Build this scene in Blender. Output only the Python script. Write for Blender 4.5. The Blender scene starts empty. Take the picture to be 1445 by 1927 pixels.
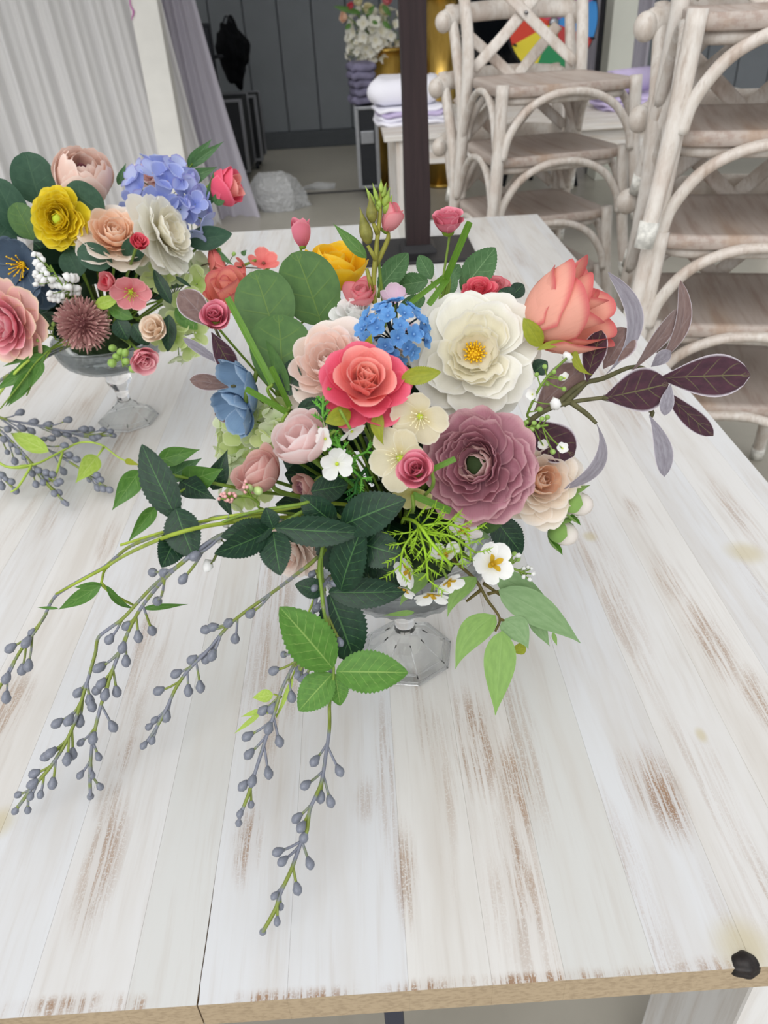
import bpy, bmesh, math, random
from mathutils import Vector, Matrix, Quaternion
from math import sin, cos, tan, pi, radians, sqrt, atan2, exp
random.seed(7)
SC = bpy.context.scene
COL = SC.collection

# ------------------------------------------------------------------ camera
F = 1450.0; CX, CY = 722.5, 963.5
CAM = Vector((0, 0, 1.41)); TZ = 0.75
_p, _yaw, _roll = radians(34.2), radians(0.6), math.atan(0.057)
_f0 = Vector((sin(_yaw), cos(_yaw), 0)); _r0 = Vector((cos(_yaw), -sin(_yaw), 0)); _z = Vector((0, 0, 1))
FWD = _f0*cos(_p) - _z*sin(_p); _u0 = _f0*sin(_p) + _z*cos(_p)
RGT = _r0*cos(_roll) - _u0*sin(_roll); UPV = _r0*sin(_roll) + _u0*cos(_roll)
cd = bpy.data.cameras.new('camera'); cam = bpy.data.objects.new('camera', cd); COL.objects.link(cam)
cam.matrix_world = Matrix.Translation(CAM) @ Matrix((RGT, UPV, -FWD)).transposed().to_4x4()
cd.sensor_fit = 'VERTICAL'; cd.sensor_height = 36; cd.lens = 36*F/1927
cd.clip_start = 0.02; cd.clip_end = 60
cd.dof.use_dof = True; cd.dof.focus_distance = 0.78; cd.dof.aperture_fstop = 9
SC.camera = cam

# ------------------------------------------------------------------ light
w = bpy.data.worlds.new('overcast'); SC.world = w; w.use_nodes = True
nt = w.node_tree; nt.nodes.clear()
o = nt.nodes.new('ShaderNodeOutputWorld'); b = nt.nodes.new('ShaderNodeBackground')
tc = nt.nodes.new('ShaderNodeTexCoord'); sp = nt.nodes.new('ShaderNodeSeparateXYZ'); rp = nt.nodes.new('ShaderNodeValToRGB')
nt.links.new(tc.outputs['Generated'], sp.inputs[0]); nt.links.new(sp.outputs[2], rp.inputs[0])
rp.color_ramp.elements[0].position = 0.0; rp.color_ramp.elements[0].color = (.50, .53, .57, 1)
rp.color_ramp.elements[1].position = 0.9; rp.color_ramp.elements[1].color = (1.0, 1.0, 1.02, 1)
nt.links.new(rp.outputs[0], b.inputs[0]); b.inputs[1].default_value = 1.0
nt.links.new(b.outputs[0], o.inputs[0])
sd = bpy.data.lights.new('sun', 'SUN'); sd.energy = 2.0; sd.angle = radians(60); sd.color = (1, .995, .985)
so = bpy.data.objects.new('sun', sd); COL.objects.link(so)
so.rotation_euler = Vector((0.28, 0.88, -0.62)).to_track_quat('-Z', 'Y').to_euler()
SC.view_settings.view_transform = 'Standard'; SC.view_settings.look = 'None'
SC.view_settings.exposure = 0.04; SC.view_settings.gamma = 1.0; SC.view_settings.use_curve_mapping = False

# ------------------------------------------------------------------ helpers
def ray(px, py): return FWD + RGT*((px-CX)/F) - UPV*((py-CY)/F)
def P(px, py, d):
    """point of the place seen at a pixel: d > 0 is its distance down the hall (y), d < 0 its height above the table"""
    r = ray(px, py)
    t = (d-CAM.y)/r.y if d > 0 else (TZ-d-CAM.z)/r.z
    return CAM + r*t
def depth(p): return (p-CAM).dot(FWD)
def pxm(n, p): return n*depth(p)/F            # pixels to metres at a point
def lin(c): return c/12.92 if c <= .04045 else ((c+.055)/1.055)**2.4
def H(h):
    if not isinstance(h, str): return (*h[:3], 1)
    return tuple(lin(int(h[i:i+2], 16)/255) for i in (0, 2, 4)) + (1,)
def lerp(a, b, t): return a+(b-a)*t
def clamp(x, a=0., b=1.): return max(a, min(b, x))

class NT:
    def __init__(s, name):
        s.m = bpy.data.materials.new(name); s.m.use_nodes = True; s.t = s.m.node_tree; s.t.nodes.clear()
        s.out = s.n('OutputMaterial'); s.bsdf = s.n('BsdfPrincipled'); s.l(s.bsdf.outputs[0], s.out.inputs[0])
    def n(s, k): return s.t.nodes.new('ShaderNode'+k)
    def l(s, a, b): s.t.links.new(a, b)
    def put(s, sock, v):
        if isinstance(v, bpy.types.NodeSocket): s.l(v, sock)
        else: sock.default_value = v
    def math(s, op, a, b=0., c=0.):
        x = s.n('Math'); x.operation = op
        for i, v in enumerate((a, b, c)): s.put(x.inputs[i], v)
        return x.outputs[0]
    def ss(s, v, a, b):                      # smoothstep
        x = s.n('MapRange'); x.interpolation_type = 'SMOOTHSTEP'
        s.put(x.inputs[0], v); x.inputs[1].default_value = a; x.inputs[2].default_value = b
        return x.outputs[0]
    def mix(s, f, a, b, mode='MIX'):
        x = s.n('Mix'); x.data_type = 'RGBA'; x.blend_type = mode
        s.put(x.inputs[0], f); s.put(x.inputs[6], a); s.put(x.inputs[7], b)
        return x.outputs[2]
    def noise(s, vec, scale, detail=3., rough=.55, dist=0.):
        x = s.n('TexNoise'); x.inputs['Scale'].default_value = scale; x.inputs['Detail'].default_value = detail
        x.inputs['Roughness'].default_value = rough; x.inputs['Distortion'].default_value = dist
        if vec is not None: s.l(vec, x.inputs['Vector'])
        return x.outputs[0]
    def mapping(s, vec, sc=(1, 1, 1), loc=(0, 0, 0), rot=(0, 0, 0)):
        x = s.n('Mapping'); s.l(vec, x.inputs[0]); x.inputs[1].default_value = loc
        x.inputs[2].default_value = rot; x.inputs[3].default_value = sc
        return x.outputs[0]
    def coord(s, k='Object'): return s.n('TexCoord').outputs[k]
    def uv(s):
        x = s.n('SeparateXYZ'); s.l(s.coord('UV'), x.inputs[0]); return x.outputs[0], x.outputs[1]
    def wpos(s): return s.n('NewGeometry').outputs['Position']
    def bump(s, h, dist=.002, strength=.5):
        x = s.n('Bump'); x.inputs['Strength'].default_value = strength; x.inputs['Distance'].default_value = dist
        s.l(h, x.inputs['Height']); s.l(x.outputs[0], s.bsdf.inputs['Normal'])
    def set(s, col=None, rough=.5, spec=.3, **kw):
        if col is not None: s.put(s.bsdf.inputs['Base Color'], col)
        s.put(s.bsdf.inputs['Roughness'], rough); s.bsdf.inputs['Specular IOR Level'].default_value = spec
        for k, v in kw.items(): s.put(s.bsdf.inputs[k.replace('_', ' ')], v)
        return s.m
    def translucent(s, col, f):
        t = s.n('BsdfTranslucent'); s.put(t.inputs[0], col); m = s.n('MixShader'); m.inputs[0].default_value = f
        s.l(s.bsdf.outputs[0], m.inputs[1]); s.l(t.outputs[0], m.inputs[2]); s.l(m.outputs[0], s.out.inputs[0])

MATS = {}
def plain(name, col, rough=.5, spec=.3, var=0., scale=40., metallic=0., bump=0.):
    if name in MATS: return MATS[name]
    k = NT(name); c = H(col)
    n = k.noise(k.coord(), scale, 3)
    d = tuple(x*(1-var) for x in c[:3])+(1,); e = tuple(min(1, x*(1+var)) for x in c[:3])+(1,)
    m = k.set(k.mix(k.ss(n, .3, .7), d, e), rough, spec, Metallic=metallic)
    if bump: k.bump(n, bump)
    MATS[name] = m; return m
def petal_mat(name, base, mid, edge, streak=.10, tr=.28, rough=.62):
    """petal dyed along its length: base > middle > rim, with fine streaks of the fabric"""
    if name in MATS: return MATS[name]
    k = NT(name); u, v = k.uv()
    au = k.math('ABSOLUTE', k.math('SUBTRACT', u, .5))
    rim = k.math('MAXIMUM', k.ss(v, .86, 1.0), k.ss(au, .43, .5))
    c = k.mix(k.ss(v, .0, .55), H(base), H(mid))
    c = k.mix(rim, c, H(edge))
    st = k.noise(k.mapping(k.coord('UV'), (22, 2.2, 1)), 1.6, 3)
    info = k.n('ObjectInfo').outputs['Random']
    c = k.mix(k.math('MULTIPLY', k.ss(st, .45, .75), streak), c, k.mix(.5, c, (.35, .2, .18, 1), 'MULTIPLY'))
    c = k.mix(k.math('MULTIPLY', info, .12), c, H(edge))
    k.set(c, rough, .2); k.bump(st, .0006, .35); k.translucent(c, tr)
    MATS[name] = k.m; return k.m
def leaf_mat(name, col, col2, vein, veinf=.6, n_side=7, rough=.45, back=None, tr=.18, fuzz=0., mid=.05):
    if name in MATS: return MATS[name]
    k = NT(name); u, v = k.uv()
    au = k.math('MULTIPLY', k.math('ABSOLUTE', k.math('SUBTRACT', u, .5)), 2.)
    midrib = k.math('SUBTRACT', 1., k.ss(au, mid*.4, mid))
    s = k.math('FRACT', k.math('MULTIPLY', k.math('SUBTRACT', v, k.math('MULTIPLY', au, .22)), float(max(1, n_side))))
    s = k.math('ABSOLUTE', k.math('SUBTRACT', s, .5))
    side = k.math('MULTIPLY', k.math('SUBTRACT', 1., k.ss(s, .015, .07)), k.math('SUBTRACT', 1., k.ss(au, .5, .95)))
    if n_side == 0: side = 0.0
    mask = k.math('MULTIPLY', k.math('MAXIMUM', midrib, k.math('MULTIPLY', side, .6)), veinf)
    nz = k.noise(k.coord('UV'), 6., 4)
    c = k.mix(k.ss(nz, .3, .7), H(col), H(col2)); c = k.mix(mask, c, H(vein))
    if fuzz: c = k.mix(k.math('MULTIPLY', k.ss(au, .86, 1.), fuzz), c, H('c3bcc2'))
    if back: c = k.mix(k.n('NewGeometry').outputs['Backfacing'], c, H(back))
    k.set(c, rough, .3); k.bump(k.math('ADD', nz, k.math('MULTIPLY', mask, .8)), .0008, .4); k.translucent(c, tr)
    if fuzz: k.bsdf.inputs['Sheen Weight'].default_value = .5
    MATS[name] = k.m; return k.m

def new_mesh(name, verts, faces, uvs=None, smooth=True):
    me = bpy.data.meshes.new(name); me.from_pydata([tuple(v) for v in verts], [], faces); me.update()
    if uvs:
        l = me.uv_layers.new(name='UVMap')
        for lp in me.loops: l.data[lp.index].uv = uvs[lp.vertex_index]
    if smooth: me.polygons.foreach_set('use_smooth', [True]*len(me.polygons))
    return me
def ob(name, me, mat=None, parent=None, M=None):
    o = bpy.data.objects.new(name, me); COL.objects.link(o)
    if mat is not None:
        for m in (mat if isinstance(mat, (list, tuple)) else [mat]):
            if me.users <= 1 or len(me.materials) == 0 or len(me.materials) < (len(mat) if isinstance(mat, (list, tuple)) else 1): me.materials.append(m)
    if parent: o.parent = parent
    if M is not None: o.matrix_basis = M
    return o
def tag(o, label, cat, group=None):
    o['label'] = label; o['category'] = cat
    if group: o['group'] = group
    return o
def root(name, loc, label, cat, group=None, M=None):
    o = bpy.data.objects.new(name, None); COL.objects.link(o); o.empty_display_size = .02
    if M is not None: o.matrix_basis = M
    else: o.location = loc
    return tag(o, label, cat, group)
def struct(o): o['kind'] = 'structure'; return o
def wpart(name, verts, faces, mat, rt, uvs=None, smooth=True):
    """part given in world coordinates"""
    Mi = rt.matrix_basis.inverted()
    return ob(name, new_mesh(name, [Mi @ Vector(v) for v in verts], faces, uvs, smooth), mat, rt)
class MB:
    def __init__(s): s.v = []; s.f = []; s.uv = []
    def add(s, v, f, uv=None):
        k = len(s.v); s.v += [Vector(x) for x in v]; s.f += [tuple(i+k for i in q) for q in f]
        s.uv += uv if uv else [(0, 0)]*len(v); return s
    def box(s, x0, x1, y0, y1, z0, z1):
        return s.add([(x, y, z) for z in (z0, z1) for y in (y0, y1) for x in (x0, x1)],
                     [(0, 2, 3, 1), (4, 5, 7, 6), (0, 1, 5, 4), (2, 6, 7, 3), (0, 4, 6, 2), (1, 3, 7, 5)])
    def tube(s, pts, r, n=7, cap=True, flat=1., upv=None): v, f, u = tube_data(pts, r, n, cap, flat, upv); return s.add(v, f, u)
    def mesh(s, name, smooth=True): return new_mesh(name, s.v, s.f, s.uv, smooth)
    def bevel(s, name, w=.004, seg=2, smooth=False):
        bm = bmesh.new(); me = s.mesh(name, smooth); bm.from_mesh(me)
        bmesh.ops.bevel(bm, geom=list(bm.edges), offset=w, segments=seg, affect='EDGES', profile=.6)
        bm.to_mesh(me); bm.free(); return me
def spline(pts, k=5):
    pts = [Vector(p) for p in pts]
    if len(pts) < 3: return pts
    q = [pts[0]*2-pts[1]]+pts+[pts[-1]*2-pts[-2]]; out = []
    for i in range(1, len(q)-2):
        a, b, c, d = q[i-1:i+3]
        for j in range(k):
            t = j/k
            out.append(.5*((2*b)+(c-a)*t+(2*a-5*b+4*c-d)*t*t+(3*b-a-3*c+d)*t**3))
    return out+[pts[-1]]
def tube_data(pts, r, n=7, cap=True, flat=1., upv=None):
    pts = [Vector(p) for p in pts]; m = len(pts)
    rr = r if isinstance(r, (list, tuple)) else [r]*m
    if len(rr) != m: rr = [rr[min(len(rr)-1, int(i/(m-1)*(len(rr)-1)))]*(1-((i/(m-1)*(len(rr)-1)) % 1)) + rr[min(len(rr)-1, int(i/(m-1)*(len(rr)-1))+1)]*((i/(m-1)*(len(rr)-1)) % 1) for i in range(m)]
    v, f, uv = [], [], []; a = None
    for i, p in enumerate(pts):
        t = (pts[min(i+1, m-1)]-pts[max(i-1, 0)])
        t = t.normalized() if t.length > 1e-9 else Vector((0, 0, 1))
        if upv is not None: a = Vector(upv)
        elif a is None: a = Vector((0, 0, 1)) if abs(t.z) < .9 else Vector((1, 0, 0))
        a = (a-t*a.dot(t)).normalized(); bb = t.cross(a)
        for j in range(n):
            q = 2*pi*j/n; v.append(p+(a*cos(q)*flat+bb*sin(q))*rr[i]); uv.append((j/n, i/(m-1)))
    for i in range(m-1):
        for j in range(n): f.append((i*n+j, i*n+(j+1) % n, (i+1)*n+(j+1) % n, (i+1)*n+j))
    if cap: f += [tuple(range(n))[::-1], tuple((m-1)*n+j for j in range(n))]
    return v, f, uv
def lathe(prof, n=32, ripple=None, closed=False):
    v, f = [], []
    for i, (r, z) in enumerate(prof):
        for j in range(n):
            q = 2*pi*j/n; k = ripple(i, j, q) if ripple else 1
            v.append((r*k*cos(q), r*k*sin(q), z))
    m = len(prof)
    for i in range(m if closed else m-1):
        for j in range(n):
            i2 = (i+1) % m; f.append((i*n+j, i*n+(j+1) % n, i2*n+(j+1) % n, i2*n+j))
    if not closed: f += [tuple(range(n))[::-1], tuple((m-1)*n+j for j in range(n))]
    return v, f
def ico(r=1., sub=2, sx=1, sy=1, sz=1, noise=0.):
    bm = bmesh.new(); bmesh.ops.create_icosphere(bm, subdivisions=sub, radius=r)
    for x in bm.verts:
        k = 1+noise*(random.random()-.5); x.co = Vector((x.co.x*sx*k, x.co.y*sy*k, x.co.z*sz*k))
    me = bpy.data.meshes.new('ball'); bm.to_mesh(me); bm.free()
    me.polygons.foreach_set('use_smooth', [True]*len(me.polygons)); return me
def frame(axis, hint=None, spin=0.):
    """matrix whose z is the axis"""
    z = axis.normalized(); h = hint if hint is not None else UPV
    x = h.cross(z)
    if x.length < 1e-4: x = RGT.copy()
    x.normalize(); y = z.cross(x)
    return Matrix((x, y, z)).transposed().to_4x4() @ Matrix.Rotation(spin, 4, 'Z')
def facing(pos, a, phi):
    """axis tilted a degrees away from the viewing line towards the picture direction phi"""
    vd = (CAM-pos).normalized(); a, phi = radians(a), radians(phi)
    r = (RGT-vd*RGT.dot(vd)).normalized(); u = (UPV-vd*UPV.dot(vd)-r*UPV.dot(r)).normalized()
    return (vd*cos(a)+(r*cos(phi)+u*sin(phi))*sin(a)).normalized()

# ================================================================== setting
def concrete():
    k = NT('polished_concrete'); p = k.wpos()
    n = k.noise(p, .8, 5, .6); n2 = k.noise(p, 14, 4)
    c = k.mix(k.ss(n, .3, .7), H('a19d92'), H('b1ada2')); c = k.mix(k.math('MULTIPLY', k.ss(n2, .5, .8), .25), c, H('8d897e'))
    return k.set(c, k.math('ADD', .22, k.math('MULTIPLY', n, .2)), .4)
fl = MB().box(-7, 7, -2.5, 9.5, -.1, 0); struct(ob('floor', fl.mesh('floor', False), concrete()))
YW = 9.3
M_panel = plain('grey_metal_panel', '767b80', .45, .4, .04, 3)
wb = struct(ob('wall_back', MB().box(-7, 7, YW+.03, YW+.13, 0, 3.2).mesh('wall_back', False), plain('panel_joint', '42464b', .7)))
me = MB().box(0, .336, YW, YW+.04, .16, 3.2).bevel('panel', .008, 1); me.materials.append(M_panel)
for i in range(40): ob('panel', me, None, wb, Matrix.Translation((-6.9+i*.345, 0, 0)))
struct(ob('baseboard_back', MB().box(-7, 7, YW-.06, YW+.03, 0, .16).bevel('base', .006, 1), plain('dark_plinth', '4c5054', .6, .3, .05)))

def translucent_ceiling():
    k = NT('white_translucent_ceiling'); k.set(H('e6e5e1'), .8, .1); k.translucent(H('f2f1ee'), .55); return k.m
CEIL = struct(ob('ceiling', MB().box(-7, 7, 3.0, 9.5, 3.2, 3.3).mesh('ceiling', False), translucent_ceiling()))  # unseen roof, made translucent and cut short to let light onto the background
# ---- curtain, post, ribbon
M_curt = NT('white_voile'); _n = M_curt.noise(M_curt.mapping(M_curt.wpos(), (1, 1, .15)), 9, 3)
M_curt.set(M_curt.mix(_n, H('e4e2e0'), H('f0efef')), .75, .2); M_curt.translucent(H('eeeeee'), .25)
M_lil = NT('lilac_voile'); M_lil.set(H('c9c5d0'), .75, .2); M_lil.translucent(H('d5d0dc'), .3)
def drape(name, a, b, fl, folds, amp, mat, label, ztop=2.6, hem=.0, seed=1):
    """pleated cloth from point a to b (x, y); flares by fl towards the floor at its b end"""
    rs = random.Random(seed); nu, nv = 260, 26; ph = [rs.uniform(0, 6.28) for _ in range(6)]
    v, f, uv = [], [], []
    d = Vector((b[0]-a[0], b[1]-a[1], 0)); n = Vector((-d.y, d.x, 0)).normalized()
    for i in range(nv):
        t = i/(nv-1); z = lerp(ztop, hem, t)
        for j in range(nu):
            s = j/(nu-1)
            x = s*folds*2*pi
            w = (.55*sin(x+.8*sin(x*.23+ph[0])+ph[1])+.3*sin(x*2.3+ph[2]+t*.6)+.25*sin(x*.47+ph[3]-t*.5))*amp*(.75+.5*t)
            p = Vector((a[0], a[1], z))+d*s+n*w+Vector((fl*s**3*t**1.6, 0, 0))
            if t > .97: p += n*amp*.6*sin(x*3+ph[4])
            v.append(p); uv.append((s, t))
    for i in range(nv-1):
        for j in range(nu-1): f.append((i*nu+j, i*nu+j+1, (i+1)*nu+j+1, (i+1)*nu+j))
    me = new_mesh(name, v, f, uv); return tag(ob(name, me, mat), label, 'curtain')
pc = P(462, 385, 6.0); xr = P(322, 10, 6.0).x
drape('pleated_curtain', (-4.6, 5.4), (xr-.13, 6.05), .22, 24, .055, M_curt.m, 'white pleated voile curtain hanging full height to the floor', seed=3)
drape('sheer_curtain', (xr-.35, 6.22), (xr+.02, 6.26), .34, 4, .05, M_lil.m, 'lilac sheer curtain flaring out behind the white pleated one', seed=5)
q0 = P(275, 0, 5.7); xq = P(300, 150, 5.7).x
r = root('tent_post', (xq, 5.7, 0), 'white square timber post standing in front of the pleated curtain', 'post')
ob('post_shaft', MB().box(-.085, .085, -.06, .06, 0, 2.6).bevel('shaft', .006), plain('white_post', 'dedcd6', .6, .3, .04, 6), r)
ob('base_plate', MB().box(-.12, .12, -.1, .1, 0, .012).bevel('plate', .003), plain('grey_steel', '8d9094', .4, .5, metallic=.8), r)
pp = [P(x, y, 5.63) for x, y in ((243, -30), (245, 8), (251, 22), (247, 38))]
tag(ob('pink_ribbon', MB().tube(spline(pp), [.004, .004, .006, .002], 5).mesh('rib'), plain('magenta_ribbon', 'c46bb0', .5)), 'thin magenta ribbon caught on the white curtain beside the post', 'ribbon')

# ---- loudspeaker on a flight case, black bag
M_blk = plain('black_cabinet', '22252c', .55, .3, .15, 60); M_alu = plain('aluminium_edge', '9a9ca0', .35, .5, .05, metallic=.9)
M_case = plain('black_case_panel', '222428', .6, .3, .1)
def flight_case(x, y, wd, dp, h, label):
    r = root('flight_case', (x, y, 0), label, 'case')
    ob('case_body', MB().box(-wd/2, wd/2, -dp/2, dp/2, .09, h).bevel('body', .008), M_case, r)
    for sx in (-1, 1):
        for sy in (-1, 1):
            ob('edge_profile', MB().box(sx*wd/2-.014, sx*wd/2+.014, sy*dp/2-.014, sy*dp/2+.014, .085, h+.006).bevel('edge', .003), M_alu, r)
            c = ob('caster', MB().tube([(sx*(wd/2-.06)-.014, sy*(dp/2-.06), .04), (sx*(wd/2-.06)+.014, sy*(dp/2-.06), .04)], .04, 14).mesh('caster'), M_blk, r)
    for sy in (-1, 1):
        for z in (.095, h): ob('edge_profile', MB().box(-wd/2, wd/2, sy*dp/2-.014, sy*dp/2+.014, z-.014, z+.008).bevel('edge', .003), M_alu, r)
    ob('latch', MB().box(-.05, .05, -dp/2-.02, -dp/2, h*.62, h*.62+.09).bevel('latch', .004), M_alu, r)
    return r
sx = P(398, 187, 7.6).x; hz = P(398, 190, 7.6).z
flight_case(sx-.06, 7.8, .62, .5, hz, 'black flight case with metal edges under the loudspeaker')
r = root('loudspeaker', (sx-.1, 7.8, hz+.012), 'black loudspeaker cabinet standing on a flight case by the curtain', 'loudspeaker')
zt = P(398, 48, 7.6).z-hz
ob('cabinet', MB().add([(-.2, -.16, 0), (.17, -.16, 0), (.12, .2, 0), (-.15, .2, 0), (-.2, -.16, zt), (.17, -.16, zt), (.12, .2, zt), (-.15, .2, zt)],
   [(0, 3, 2, 1), (4, 5, 6, 7), (0, 1, 5, 4), (1, 2, 6, 5), (2, 3, 7, 6), (3, 0, 4, 7)]).bevel('cab', .012), M_blk, r)
ob('grille', MB().box(-.18, .15, -.172, -.16, .03, zt-.03).bevel('grille', .004), plain('grille_mesh', '262a32', .45, .5, .5, 400), r)
ob('handle', MB().tube(spline([(.15, -.02, zt*.55), (.2, -.01, zt*.55), (.2, .08, zt*.55), (.13, .09, zt*.55)]), .012, 8).mesh('handle'), M_blk, r)
c = P(432, 125, 8.3)
me = ico(1, 4)
for x in me.vertices:
    d = x.co.normalized(); s = 1+.12*sin(d.z*5+1)+.08*sin(d.x*7+d.y*5)+.05*sin(d.z*13+d.x*6)
    x.co = Vector((d.x*.14, d.y*.16, d.z*.27))*s
r = root('black_bag', (c.x+.045, 8.3, hz), 'lumpy black cloth bag behind the loudspeaker', 'bag')
ob('bag_body', me, plain('black_cloth', '101114', .9, .1, .3, 20), r, Matrix.Translation((0, 0, .32)))
ob('drawstring', MB().tube(spline([(-.04, -.08, .55), (0, -.12, .6), (.04, -.09, .55)]), .008, 6).mesh('string'), M_blk, r)
flight_case(c.x+.045, 8.3, .34, .36, hz-.03, 'narrow black flight case under the lumpy black bag')

# ---- crumpled plastic on the floor
def crumple(name, c, sx, sy, sz, mat, label, cat, seed, n=42, rag=.5):
    rs = random.Random(seed); bm = bmesh.new()
    bmesh.ops.create_icosphere(bm, subdivisions=5, radius=1)
    dirs = [Vector((rs.gauss(0, 1), rs.gauss(0, 1), rs.gauss(0, 1))).normalized() for _ in range(n)]; k = [rs.uniform(.75, 1.15) for _ in range(n)]
    for v in bm.verts:
        d = v.co.normalized(); s = min(k[i]/max(.25, d.dot(dirs[i])) for i in range(n) if d.dot(dirs[i]) > .2)
        s = s**1.2*(1-.06*rs.random()); v.co = Vector((d.x*sx*s, d.y*sy*s, max(-.0, d.z*s*sz+sz*.35)))
    me = bpy.data.meshes.new(name); bm.to_mesh(me); bm.free()
    o = ob(name, me, mat, None, Matrix.Translation(c)); return tag(o, label, cat)
k = NT('clear_plastic_film'); tr = k.n('BsdfTransparent'); tr.inputs[0].default_value = (.93, .94, .95, 1)
k.set(H('d9dadb'), .25, .6); mx = k.n('MixShader'); mx.inputs[0].default_value = .45
k.l(tr.outputs[0], mx.inputs[1]); k.l(k.bsdf.outputs[0], mx.inputs[2]); k.l(mx.outputs[0], k.out.inputs[0]); M_film = k.m
c = P(528, 392, 6.5); c.z = .0
crumple('plastic_film', c, .27, .2, .20, M_film, 'crumpled bundle of clear plastic film lying on the concrete floor', 'plastic film', 11, 60)
c = P(600, 352, 7.1); c.z = .0
crumple('plastic_film', c, .15, .05, .04, M_film, 'small torn end of clear plastic film beside the crumpled bundle', 'plastic film', 12, 40)
pts = [P(x, y, 6.9) for x, y in ((480, 330), (560, 342), (640, 338), (690, 330))]
for p in pts: p.z = .006
tag(ob('floor_cable', MB().tube(spline(pts), .008, 6).mesh('cable'), plain('black_cable', '3a3a3c', .6)), 'dark cable running across the floor behind the plastic film', 'cable')

# ---- gold pedestals
k = NT('gold_foil'); n = k.noise(k.mapping(k.coord(), (1, 1, .25)), 22, 4); k.set(k.mix(n, H('8a6a2c'), H('d3b05c')), .28, .5, Metallic=.9); k.bump(n, .01, .5); M_gold = k.m
def pedestal(x, y, h, rad, label):
    r = root('gold_pedestal', (x, y, 0), label, 'pedestal')
    v, f = lathe([(rad, .03), (rad, h-.03)], 40); ob('column', new_mesh('col', v, f), M_gold, r)
    for z in (0, h-.03):
        v, f = lathe([(rad*.96, z), (rad*1.05, z+.006), (rad*1.05, z+.024), (rad*.96, z+.03)], 40); ob('rim', new_mesh('rim', v, f), M_gold, r)
PEDX = P(733, 200, 7.1).x
pedestal(PEDX, 7.1, 1.02, .145, 'round gold pedestal carrying the tall white flower arrangement')
x2 = P(832, 330, 6.95).x
pedestal(x2, 6.95, 1.36, .13, 'taller round gold pedestal standing beyond the long white table')
flight_case(P(690, 240, 6.7).x, 6.75, .15, .3, .66, 'small black flight case beside the gold pedestal')

# ---- long white table behind, with linen
def wood_white(name, a='d8d4cf', bcol='c2b6a8', ax='x'):
    if name in MATS: return MATS[name]
    k = NT(name); p = k.coord()
    sc = {'x': (3, 40, 40), 'y': (40, 3, 40), 'z': (40, 40, 3)}[ax]
    n = k.noise(k.mapping(p, sc), 1.2, 4, .6); n2 = k.noise(k.mapping(p, tuple(s*.3 for s in sc)), 1.4, 3)
    c = k.mix(k.ss(n, .42, .72), H(a), H(bcol)); c = k.mix(k.math('MULTIPLY', k.ss(n2, .52, .75), .5), c, H('a68a70'))
    k.set(c, .55, .3); k.bump(n, .001, .3); MATS[name] = k.m; return k.m
M_wtx = wood_white('whitewash_x'); M_wtz = wood_white('whitewash_z', ax='z')
fy, by = 4.55, 5.75; tx0 = P(722, 254, 4.55).x
r = root('long_table', (tx0+1.2, (fy+by)/2, 0), 'long whitewashed table behind the stacked chairs with linen on it', 'table')
dy = (by-fy)/2
for i in range(8): ob('plank', MB().box(-1.2, 1.2, -dy+i*dy/4+.001, -dy+(i+1)*dy/4-.001, TZ-.03, TZ).bevel('plank', .003, 1), M_wtx, r)
for s in (-1, 1): ob('apron', MB().box(-1.1, 1.1, s*(dy-.06)-.012, s*(dy-.06)+.012, TZ-.16, TZ-.03).bevel('apron', .003, 1), M_wtx, r)
for sx_ in (-1, 1):
    ob('apron', MB().box(sx_*1.1-.012, sx_*1.1+.012, -dy+.06, dy-.06, TZ-.16, TZ-.03).bevel('apron', .003, 1), M_wtx, r)
    for sy in (-1, 1): ob('leg', MB().box(sx_*1.1-.035, sx_*1.1+.035, sy*(dy-.06)-.035, sy*(dy-.06)+.035, 0, TZ-.03).bevel('leg', .004, 1), M_wtz, r)
M_linen = NT('white_linen'); M_linen.set(M_linen.mix(M_linen.noise(M_linen.coord(), 5, 3), H('e3e2ee'), H('f3f2f8')), .8, .2); M_linen = M_linen.m
M_lilac = plain('lilac_linen', 'c3b6d8', .8, .2, .08, 8)
def folded(c, wd, dp, th, n, mats, label, seed, rz=0.):
    """a pile of folded cloth: each fold is a sheet with a rounded edge"""
    rs = random.Random(seed); r = root('folded_linen', c, label, 'linen'); r.rotation_euler.z = rz
    for i in range(n):
        z0 = i*th; w2, d2 = wd/2*(1-rs.random()*.12), dp/2*(1-rs.random()*.1); v, f = [], []; nu = 26; prof = []
        for j in range(9): a = -pi/2+pi*j/8; prof.append((cos(a)*th*.5, z0+th*.5+sin(a)*th*.49))
        ring = []
        for j in range(nu):
            a = 2*pi*j/nu; e = 5
            x = abs(cos(a))**(2/e)*(1 if cos(a) > 0 else -1); y = abs(sin(a))**(2/e)*(1 if sin(a) > 0 else -1); ring.append((x, y))
        o_x, o_y = rs.uniform(-.012, .012), rs.uniform(-.012, .012)
        for (e, z) in prof:
            for j, (x, y) in enumerate(ring): v.append((x*(w2+e)+o_x, y*(d2+e)+o_y, z+.006*sin(j*1.3+i)))
        for a in range(8):
            for j in range(nu): f.append((a*nu+j, a*nu+(j+1) % nu, (a+1)*nu+(j+1) % nu, (a+1)*nu+j))
        f += [tuple(range(nu))[::-1], tuple(8*nu+j for j in range(nu))]
        ob('fold', new_mesh('fold', v, f), mats[i % len(mats)], r)
    return r
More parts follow.
